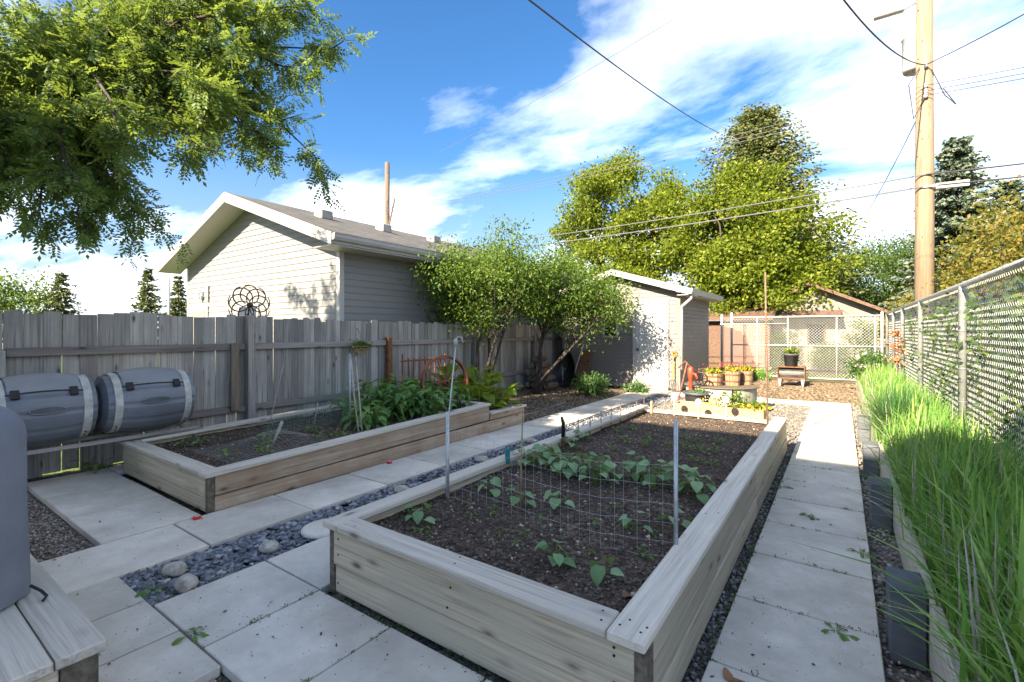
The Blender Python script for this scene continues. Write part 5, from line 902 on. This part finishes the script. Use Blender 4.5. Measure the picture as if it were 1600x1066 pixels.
for i, tp in enumerate(tips):
    tp = Vector(tp); st_ = (Q2 if i < 26 and i % 3 else FK.lerp(Q2, .6 if i < 26 else 0.0)); ln = (tp-st_).length; arch = .16*ln
    pts = [st_.lerp(tp, f) + Vector((random.uniform(-.05, .05)*ln, random.uniform(-.05, .05)*ln, arch*math.sin(f*math.pi)*(1 if tp.z < 4.2 else .5))) for f in (0, .2, .4, .6, .8, 1)]
    mb.tube(pts, [.042, .034, .026, .018, .011, .005], 6, False)
    for j in range(1, 6):
        for b_ in range(7 if i < 26 else 6):
            p0 = pts[j-1].lerp(pts[j], random.random()); dv = (pts[j]-pts[j-1]).normalized(); sd_ = Vector((random.gauss(0, 1), random.gauss(0, 1), random.gauss(0, .6))); dirv = (dv*.8+sd_*.75).normalized(); l2 = random.uniform(.2, .55)*(1.1 if j < 4 else .8)
            p1 = p0+dirv*l2*.55; p2 = p1 + (dirv+Vector((0, 0, -.45))).normalized()*l2*.5; mb.tube([p0, p1, p2], [.008, .005, .002], 4, False)
            for f in np.linspace(.15, 1, 7): tw.append((p0.lerp(p1, f*2) if f < .5 else p1.lerp(p2, f*2-1), dirv))
build(mb, 'trunk', 'bark_rowan', rw, True, origin=TB)
tp_ = np.array([list(a) for a, b_ in tw]); td = np.array([list(b_) for a, b_ in tw]); rep = 2; tp_ = np.repeat(tp_, rep, 0)+RNG.normal(0, .03, (len(tp_)*rep, 3)); td = np.repeat(td, rep, 0); n = len(tp_)
Dm = unit(td*.5 + rdir(n)*.8 + np.array([0, 0, -.3])); Nm = unit(rdir(n)*.6+np.array([0, 0, 1.])); Sm = unit(np.cross(Dm, Nm)); Um = np.cross(Sm, Dm); RL = RNG.uniform(.13, .20, n); PP, DD, NN, LL = [], [], [], []
for k in range(6):
    f = (k+1)/6.0; c = tp_ + Dm*(RL*f)[:, None] - Um*(RL*.25*f*f)[:, None]
    for sg in ((-1, 1) if k < 5 else (0,)):
        PP.append(c); DD.append(unit(Dm*(.55 if sg else 1)+Sm*sg*.85-Um*.15)); NN.append(unit(Um+RNG.normal(0, .25, (n, 3)))); LL.append(RL*RNG.uniform(.26, .36, n)*(1 if 0 < k else .8))
PP, DD, NN, LL = map(np.concatenate, (PP, DD, NN, LL)); V, F = leaf_faces(PP, DD, NN, LL, LL*.47, .1); build_np(V, F, 'crown', 'rowan', rw)
bi = RNG.choice(len(tw), 70, False); P = np.concatenate([np.array(list(tw[i][0]))+RNG.normal(0, .022, (12, 3)) for i in bi]); V, F = stones(P, RNG.uniform(.006, .010, len(P)), 1.0); o = build_np(V, F, 'seed_heads', 'berry', rw); o['kind'] = 'stuff'

# plum trees
for base, ells, lb, r0, nl in (((-6.5, 8.1, 0), [((-6.7, 8.3, 2.55), (1.25, 1.35, 1.0), 120), ((-6.1, 9.0, 2.75), (.95, .95, .95), 75)], 'multi stemmed fruit tree in front of the board fence', .05, 16), ((-6.15, 9.75, 0), [((-5.7, 9.7, 2.45), (1.1, .95, .8), 80), ((-4.85, 10.3, 2.2), (.85, .75, .7), 62)], 'leaning fruit tree with yellow green leaves before the shed', .045, 16)):
    t = thing('fruit_tree', lb, 'tree', base); C = np.concatenate([ell_points(k, c, r, .2) for c, r, k in ells]); C = C[C[:, 2] > 1.2]
    mb = MB()
    for s_ in range(4):
        fk = Vector((ells[s_ % 2][0][0]+random.uniform(-.4, .4), ells[s_ % 2][0][1]+random.uniform(-.4, .4), ells[s_ % 2][0][2]-.35)); b0 = Vector(base)+Vector((random.uniform(-.18, .18), random.uniform(-.18, .18), -.05)); md = b0.lerp(fk, .5)+Vector((random.uniform(-.12, .12), random.uniform(-.12, .12), .1)); mb.tube([b0, b0.lerp(md, .5)+Vector((0, 0, .05)), md, fk], [r0, r0*.8, r0*.6, r0*.35], 7)
        for q in range(nl):
            tp = Vector(C[RNG.integers(len(C))]); st_ = md.lerp(fk, random.random()); mb.tube([st_, st_.lerp(tp, .5)+Vector((0, 0, .1)), tp], [r0*.28, r0*.17, r0*.06], 5, False)
    build(mb, 'trunk', 'bark_grey', t, True, origin=base); V, F = cluster_leaves(C, 110, .185, .08, .038, .85, .4); build_np(V, F, 'crown', 'plum', t)

broad_tree('maple_tree', 'tall bright green broadleaf tree behind the shed', (-8.9, 24.5, 0), 3.0, [((-10.2, 23.6, 7.4), (2.4, 2.0, 2.6), 46), ((-7.6, 23.6, 6.6), (1.7, 1.9, 2.4), 30), ((-12.6, 23.6, 6.4), (1.5, 1.4, 1.6), 14), ((-12.6, 23.0, 3.4), (1.1, 1.3, 1.1), 8), ((-9.4, 22.8, 4.2), (3.0, 1.7, 1.6), 36), ((-11.0, 23.8, 9.7), (1.0, .9, 1.2), 8), ((-9.2, 23.8, 10.1), (.8, .8, 1.2), 7), ((-7.2, 23.8, 9.0), (.6, .7, 1.2), 6)], 300, .36, .165, .11, 'maple', 'bark_grey', .30, nl=60, flat=.6)
broad_tree('maple_tree', 'bright green broadleaf tree in front of the spruce by the alley', (-3.7, 23.0, 0), 2.6, [((-3.9, 22.2, 5.4), (2.1, 1.8, 2.3), 38), ((-1.6, 22.2, 5.0), (1.8, 1.7, 2.1), 28), ((-3.2, 21.5, 3.5), (2.6, 1.3, 1.2), 28), ((-3.4, 22.6, 7.6), (1.5, 1.2, 1.0), 8), ((-5.7, 22.6, 5.4), (1.3, 1.3, 2.0), 22)], 300, .35, .16, .105, 'maple', 'bark_grey', .26, nl=50, flat=.6)
spruce('spruce_tree', 'tall dark spruce rising behind the bright broadleaf tree', (-3.4, 26.0, 0), 12.4, 4.7, 'spruce', 34, 16, 40, .5, .12, None, .25, .0, .52)
broad_tree('round_tree', 'dense dark green round tree behind the stucco garage', (2.4, 32, 0), 2.2, [((1.0, 31, 4.2), (3.0, 2.4, 2.2), 80), ((4.0, 31.5, 4.6), (3.0, 2.4, 2.5), 80), ((-1.0, 31, 3.4), (2, 2, 1.6), 36)], 220, .40, .13, .09, 'darktree', 'bark_grey', .3)
spruce('blue_spruce', 'blue grey spruce to the right of the utility pole', (3.75, 25.5, 0), 9.2, 2.3, 'bluespruce', 30, 13, 20, .45, .17, None, .12, .05, .62)
spruce('blue_spruce', 'shorter blue grey spruce crowding the first one', (5.3, 26.0, 0), 7.4, 1.6, 'bluespruce', 26, 13, 18, .42, .17, None, .12, .05, .62)
for x_, y_, rz_, h_, lb in ((2.75, 11.6, 1.2, 4.1, 'yellow green shrub with orange tips above the right end of the fence'), (2.55, 13.6, 1.2, 3.7, 'yellow green shrub behind the fence right of the pole'), (2.35, 15.8, 1.1, 3.3, 'yellow green shrub at the foot of the utility pole'), (1.9, 17.8, 1.1, 2.6, 'yellow green shrub behind the gate corner')):
    broad_tree('tall_shrub', lb, (x_, y_, 0), .8, [((x_, y_, h_*.58), (rz_*.8, rz_*1.3, h_*.45), 90)], 75, .2, .085, .05, 'yellowhedge', 'bark_grey', .06, 'shrub', 'shrubs behind the chain link fence')
t = thing('hedge', 'dark leafy hedge seen through the right chain link fence', 'hedge', (2.0, 8, 0)); C = np.stack([RNG.uniform(1.55, 2.5, 620), RNG.uniform(2.2, 16.5, 620), RNG.uniform(.1, 1.75, 620)], 1); V, F = cluster_leaves(C, 48, .17, .09, .055, .9); build_np(V, F, 'foliage', 'hedge', t)
t = thing('climbing_vine', 'green vine climbing through the right chain link fence', 'vine', (1.1, 8, .3)); C = np.concatenate([np.stack([RNG.uniform(1.08, 1.2, k), RNG.normal(y_, .28, k), RNG.uniform(z0_, z1_, k)], 1) for y_, z0_, z1_, k in ((7.5, .4, 1.9, 40), (8.6, .4, 1.9, 44), (6.2, .9, 1.8, 26), (9.4, .6, 1.9, 30), (11.4, .8, 1.9, 30), (5.2, .5, 1.3, 14), (4.6, .3, .9, 14), (4.4, 1.6, 1.95, 8))]); V, F = cluster_leaves(C, 9, .075, .065, .042, .9, .2); build_np(V, F, 'foliage', 'vine', t)
for y_ in (7.4, 8.5, 9.3, 6.3, 11.4): build(MB().tube([(1.13, y_, .25), (1.12, y_+.1, .9), (1.13, y_-.08, 1.5), (1.12, y_+.05, 1.95)], .006, 5), 'stem', 'bark_grey', t)
t = thing('rusty_ornament', 'rusty orange garden ornament hooked on a fence post', 'ornament', (.98, 12.6, .8)); build(MB().tube([(.96, 12.6, .3), (.96, 12.6, 1.45)], .01, 6), 'stake', 'rust', t); 
for z_, r_ in ((1.42, .11), (1.15, .13), (.9, .10)): tuft(t, (.94, 12.6, z_), (r_*.5, r_*.5, r_*.35), 46, 'dryrust', (.06, .12), 'dry_leaves')
for c_, r_, n_, lb, nm, mt in (((-4.83, 10.25, .24), (.40, .30, .17), 60, 'rounded green bush in front of the shed wall', 'peony_bush', 'bushleaf'), ((-4.1, 11.3, .08), (.28, .18, .05), 20, 'low green plants left of the shed doorstep', 'low_plants', 'bushleaf'), ((.55, 14.6, .62), (.42, .6, .32), 70, 'flowering bush at the far end of the grass bed', 'flowering_bush', 'bushleaf'), ((-2.2, 16.5, .14), (.4, .12, .10), 24, 'pale green weeds along the bottom of the gate', 'gate_weeds', 'grass')):
    t = thing(nm, lb, 'plant', (c_[0], c_[1], 0)); C = ell_points(n_, c_, r_, .2); V, F = cluster_leaves(C, 34, .07, .095, .03, .9, .3); build_np(V, F, 'foliage', mt, t); mb = MB()
    for k in range(10): q = C[k]; mb.tube([(c_[0]+random.uniform(-.1, .1), c_[1]+random.uniform(-.06, .06), 0), tuple(q)], .005, 4, False)
    build(mb, 'stem', 'bushleaf', t)
    if nm == 'flowering_bush':
        for k in range(14): q = C[k*3]; tuft(t, tuple(q+np.array([-.02, -.08, .1])), (.025, .025, .02), 22, 'flower_p', (.04, .06), 'flower')
for x_, y_, h_, lb in ((-1.9, 20.9, 1.5, 'dark shrub against the stucco garage beyond the gate'), (.75, 19.6, 1.7, 'flowering shrub beyond the right end of the gate'), (-.4, 21.0, 1.0, 'small shrub under the garage awning')):
    broad_tree('garden_shrub', lb, (x_, y_, 0), .3, [((x_, y_, h_*.55), (.55, .45, h_*.5), 34)], 60, .14, .1, .06, 'darktree', 'bark_grey', .03, 'shrub', 'shrubs beyond the gate', nl=8)
# far trees on the left
for i, (px, Y_, H_, Rm_) in enumerate(((-47.5, 15.0, 6.9, 2.0), (-51.0, 18.5, 6.9, 1.9), (-47.0, 22.0, 7.0, 2.0), (-54.0, 11.0, 6.6, 2.6), (-47.0, 26.0, 5.4, 1.6), (-62.0, 25.5, 5.6, 1.3))):
    spruce('spruce_tree', ('tallest far spruce above the fence', 'second far spruce right of the tallest one', 'far spruce standing alone nearer the garage', 'wide far spruce left of the tall pair', 'small far spruce beside the garage corner', 'smallest bluish far spruce between two taller ones')[i], (px, Y_, 0), H_, Rm_, 'spruce', 16, 8, 10, .55, .2, 'far spruces', .05)
for i, (px, Y_, r_, h_) in enumerate(((-56, 5.5, 2.6, 3.6), (-56, 8.8, 2.3, 3.4), (-60, 29.0, 2.0, 3.2))): broad_tree('far_tree', ('pale green far tree at the left edge above the fence', 'pale green far tree beside the wide spruce', 'small far tree next to the garage corner')[i], (px, Y_, 0), 1.2, [((px, Y_, h_), (r_, r_, 2.6), 60)], 60, .5, .28, .16, 'plum', 'bark_grey', .16, group='far broadleaf trees')
for i, (a, b_) in enumerate(((-50.0, 6.6), (-46.0, 16.0))): pole('far_lamp_post', ('white far lamp post near the left edge', 'white far lamp post between two spruces')[i], 'lamp post', [(a, b_, 0), (a, b_, 6.4 if i == 0 else 5.9)], .09, 'white', 8)

# ------------------------------------------------------------------ buildings beyond the gate
hb = thing('stucco_garage', 'pale stucco garage with brown roof edge beyond the gate', 'building', (-1.2, 24, 0)); BX0, BX1, BY, BE, BA = -3.4, 1.4, 21.6, 2.1, 3.25; bm_ = (BX0+BX1)/2; bs = (BA-BE)/((BX1-BX0)/2)
build(MB().add([(BX0, BY, 0), (BX1, BY, 0), (BX1, BY, BE), (bm_, BY, BA), (BX0, BY, BE), (BX0, BY+6, 0), (BX1, BY+6, 0), (BX1, BY+6, BE), (bm_, BY+6, BA), (BX0, BY+6, BE)], [(0, 1, 2, 3, 4), (1, 6, 7, 2), (5, 0, 4, 9), (9, 8, 7, 6, 5)]), 'wall', 'stucco', hb)
for sg in (-1, 1):
    xe = bm_+sg*((BX1-BX0)/2+.35); ze = BA+.1-((BX1-BX0)/2+.35)*bs; V = [(bm_, BY-.4, BA+.1), (xe, BY-.4, ze), (xe, BY+6.3, ze), (bm_, BY+6.3, BA+.1)]; V += [(a, b_, c_-.12) for a, b_, c_ in V]
    build(MB().add(V, [(0, 1, 2, 3) if sg > 0 else (3, 2, 1, 0), (7, 6, 5, 4), (0, 4, 5, 1) if sg > 0 else (1, 5, 4, 0), (1, 5, 6, 2), (2, 6, 7, 3)]), 'roof', 'brownroof', hb)
build(MB().hull8([(-2.0, BY-.7, 2.0), (.0, BY-.7, 2.0), (.0, BY-.02, 2.0), (-2.0, BY-.02, 2.0), (-2.0, BY-.7, 2.04), (.0, BY-.7, 2.04), (.0, BY-.02, 2.28), (-2.0, BY-.02, 2.28)]), 'awning', 'brownroof', hb)
wn = build(MB().cbox(-1.1, -.5, BY-.05, BY-.005, .95, 1.75, .01), 'window_frame', 'brownroof', hb); build(MB().box(-1.04, -.56, BY-.06, BY-.052, 1.0, 1.7), 'pane', 'glass', wn)
hb = thing('salmon_shed', 'low shed with salmon doors and brown roof beyond the gate', 'building', (-4.4, 21, 0)); build(MB().box(-6.4, -2.25, 20.4, 21.5, 0, 1.9), 'wall', 'brownroof', hb)
for a, c_ in ((-3.85, -3.15), (-3.05, -2.4)): build(MB().cbox(a, c_, 20.34, 20.39, .1, 1.75, .01), 'door', 'salmon', hb)
build(MB().hull8([(-6.7, 20.1, 1.9), (-2.1, 20.1, 1.9), (-2.1, 21.55, 2.3), (-6.7, 21.55, 2.3), (-6.7, 20.1, 1.98), (-2.1, 20.1, 1.98), (-2.1, 21.55, 2.4), (-6.7, 21.55, 2.4)]), 'roof', 'brownroof', hb)
# the house behind the camera that shades the foreground
hs = thing('house', 'tall pale house standing behind the viewpoint', 'building', (-6, -10, 0)); HX0, HX1 = -8.6, -0.3
build(MB().box(HX0+.4, HX1-.4, -14.5, -6.6, 0, 7.8), 'wall', 'cream', hs)
for ya, yb in ((-6.0, -10.5), (-15.0, -10.5)):
    V = [(HX0, ya, 7.98), (HX1, ya, 7.98), (HX1, yb, 9.6), (HX0, yb, 9.6)]; V += [(a, b_, c_-.16) for a, b_, c_ in V]; build(MB().add(V, [(0, 1, 2, 3) if ya > yb else (3, 2, 1, 0), (7, 6, 5, 4), (0, 4, 5, 1), (1, 5, 6, 2), (2, 6, 7, 3), (3, 7, 4, 0)]), 'roof', 'shingle', hs)

# ------------------------------------------------------------------ utility poles and lines
PX, PY = 1.51, 13.85
up_ = thing('utility_pole', 'pale wooden utility pole with a transformer at the right', 'utility pole', (PX, PY, 0)); build(MB().tube([(PX, PY, -.1), (PX, PY, 4.5), (PX, PY, 9.6)], [.185, .168, .14], 18), 'pole', 'polewood', up_, True)
tr = build(MB().lathe([(.001, 7.42), (.22, 7.44), (.24, 7.5), (.24, 8.2), (.255, 8.21), (.255, 8.25), (.2, 8.3), (.001, 8.32)], (PX-.12, PY+.34, 0), 22), 'transformer', 'transformer', up_, True); build(MB().lathe([(.03, 8.3), (.045, 8.36), (.03, 8.4), (.045, 8.44), (.02, 8.52), (.001, 8.53)], (PX-.12, PY+.34, 0), 10), 'bushing', 'transformer', tr)
build(MB().cbox(PX-.9, PX-.35, PY-.12, PY+.05, 8.72, 8.80, .02), 'lamp_head', 'transformer', up_); build(MB().tube([(PX-.4, PY, 8.76), (PX, PY, 8.9)], .025, 6), 'lamp_arm', 'galv', up_)
build(MB().cbox(PX+.18, PX+.72, PY-.08, PY-.02, 4.58, 4.72, .01), 'white_marker', 'white', up_); build(MB().cbox(PX-.05, PX+.2, PY-.2, PY-.17, 4.63, 4.67, .005), 'bracket', 'galv', up_)
for z_ in (6.64, 6.74, 6.86, 7.3): build(MB().lathe([(.02, -.05), (.04, -.03), (.025, 0), (.04, .03), (.02, .05)], (PX, PY-.2, z_), 10), 'insulator', 'transformer', up_)
for pts in ([(PX-.1, PY-.16, 7.3), (PX-.28, PY-.1, 7.0), (PX-.2, PY-.15, 6.2), (PX-.02, PY-.2, 6.6)], [(PX+.1, PY-.16, 7.2), (PX+.32, PY-.1, 6.6), (PX+.5, PY-.1, 6.35), (PX+.3, PY-.1, 6.75)]): build(MB().tube(pts, .012, 5), 'jumper_wire', 'cable', up_, True)
for k in range(16):
    a = R(215 + 40*math.sin(k*2.1)); z_ = 3.2 + k*.36; r_ = .176-.004*z_; build(MB().lathe([(.016, -.01), (.016, .01), (.001, .014)], (PX+r_*math.cos(a), PY+r_*math.sin(a), z_), 8, 'x'), 'bolt', 'darkmetal', up_)
up2 = thing('utility_pole', 'far dark wooden utility pole behind the garage roof', 'utility pole', (-16.3, PY, 0)); build(MB().tube([(-16.3, PY, -.1), (-16.3, PY, 8.85)], [.14, .10], 12), 'pole', 'poledark', up2, True); build(MB().tube([(-16.15, PY-.05, 6.0), (-15.75, PY-.05, 7.2)], .04, 6), 'side_arm', 'poledark', up2)
def cable(label, a, b_, r, sag, mat='cable', n=24):
    a, b_ = Vector(a), Vector(b_); pts = [a.lerp(b_, i/n) - Vector((0, 0, 4*sag*(i/n)*(1-i/n))) for i in range(n+1)]; o = build(MB().tube(pts, r, 5, False), 'power_line', mat, None, origin=tuple(a)); return tagit(o, label, 'cable', 'overhead lines')
for i, z_ in enumerate((6.64, 6.74, 6.86)):
    nm = ('lowest', 'middle', 'highest')[i]; cable(nm+' of the three thin lines between the two poles', (PX, PY-.2, z_), (-16.3, PY-.1, z_), .007, .25, 'cablegrey'); cable(nm+' of the three thin lines right of the near pole', (PX, PY-.2, z_), (22, PY-.2, z_), .008, .3); cable(nm+' of the three thin lines left of the far pole', (-16.3, PY-.1, z_), (-60, PY, z_), .01, .5)
cable('upper thick cable crossing in front of the bright tree', (PX, PY-.18, 4.92), (-16.3, PY-.1, 4.8), .015, .18, 'cablegrey'); cable('lower thick cable crossing in front of the bright tree', (PX, PY-.18, 4.66), (-16.3, PY-.1, 4.55), .018, .18, 'cablegrey')
cable('upper thick cable right of the near pole', (PX, PY-.18, 4.92), (22, PY-.1, 5.0), .018, .25); cable('lower thick cable right of the near pole', (PX, PY-.18, 4.66), (22, PY-.1, 4.7), .018, .25)
cable('dark cable slanting down across the sky to the bright tree', (-3.0, 3.85, 5.25), (-3.6, 18.2, 8.6), .012, .15); cable('faint thin line across the upper sky above the garage', (-9.0, 9.5, 6.4), (3.0, 7.0, 7.4), .005, .2, 'cablegrey')
cable('sagging dark cable from the top edge to the near pole', (-.35, 7.0, 6.3), (PX, PY-.18, 7.32), .013, .35); cable('dark cable from the near pole to the upper right edge', (PX, PY-.18, 7.32), (5.3, 8.0, 7.2), .012, .25); cable('thin service line dropping from the pole behind the trees', (PX-.1, PY-.1, 6.3), (-.4, 19.5, 3.6), .010, .3)
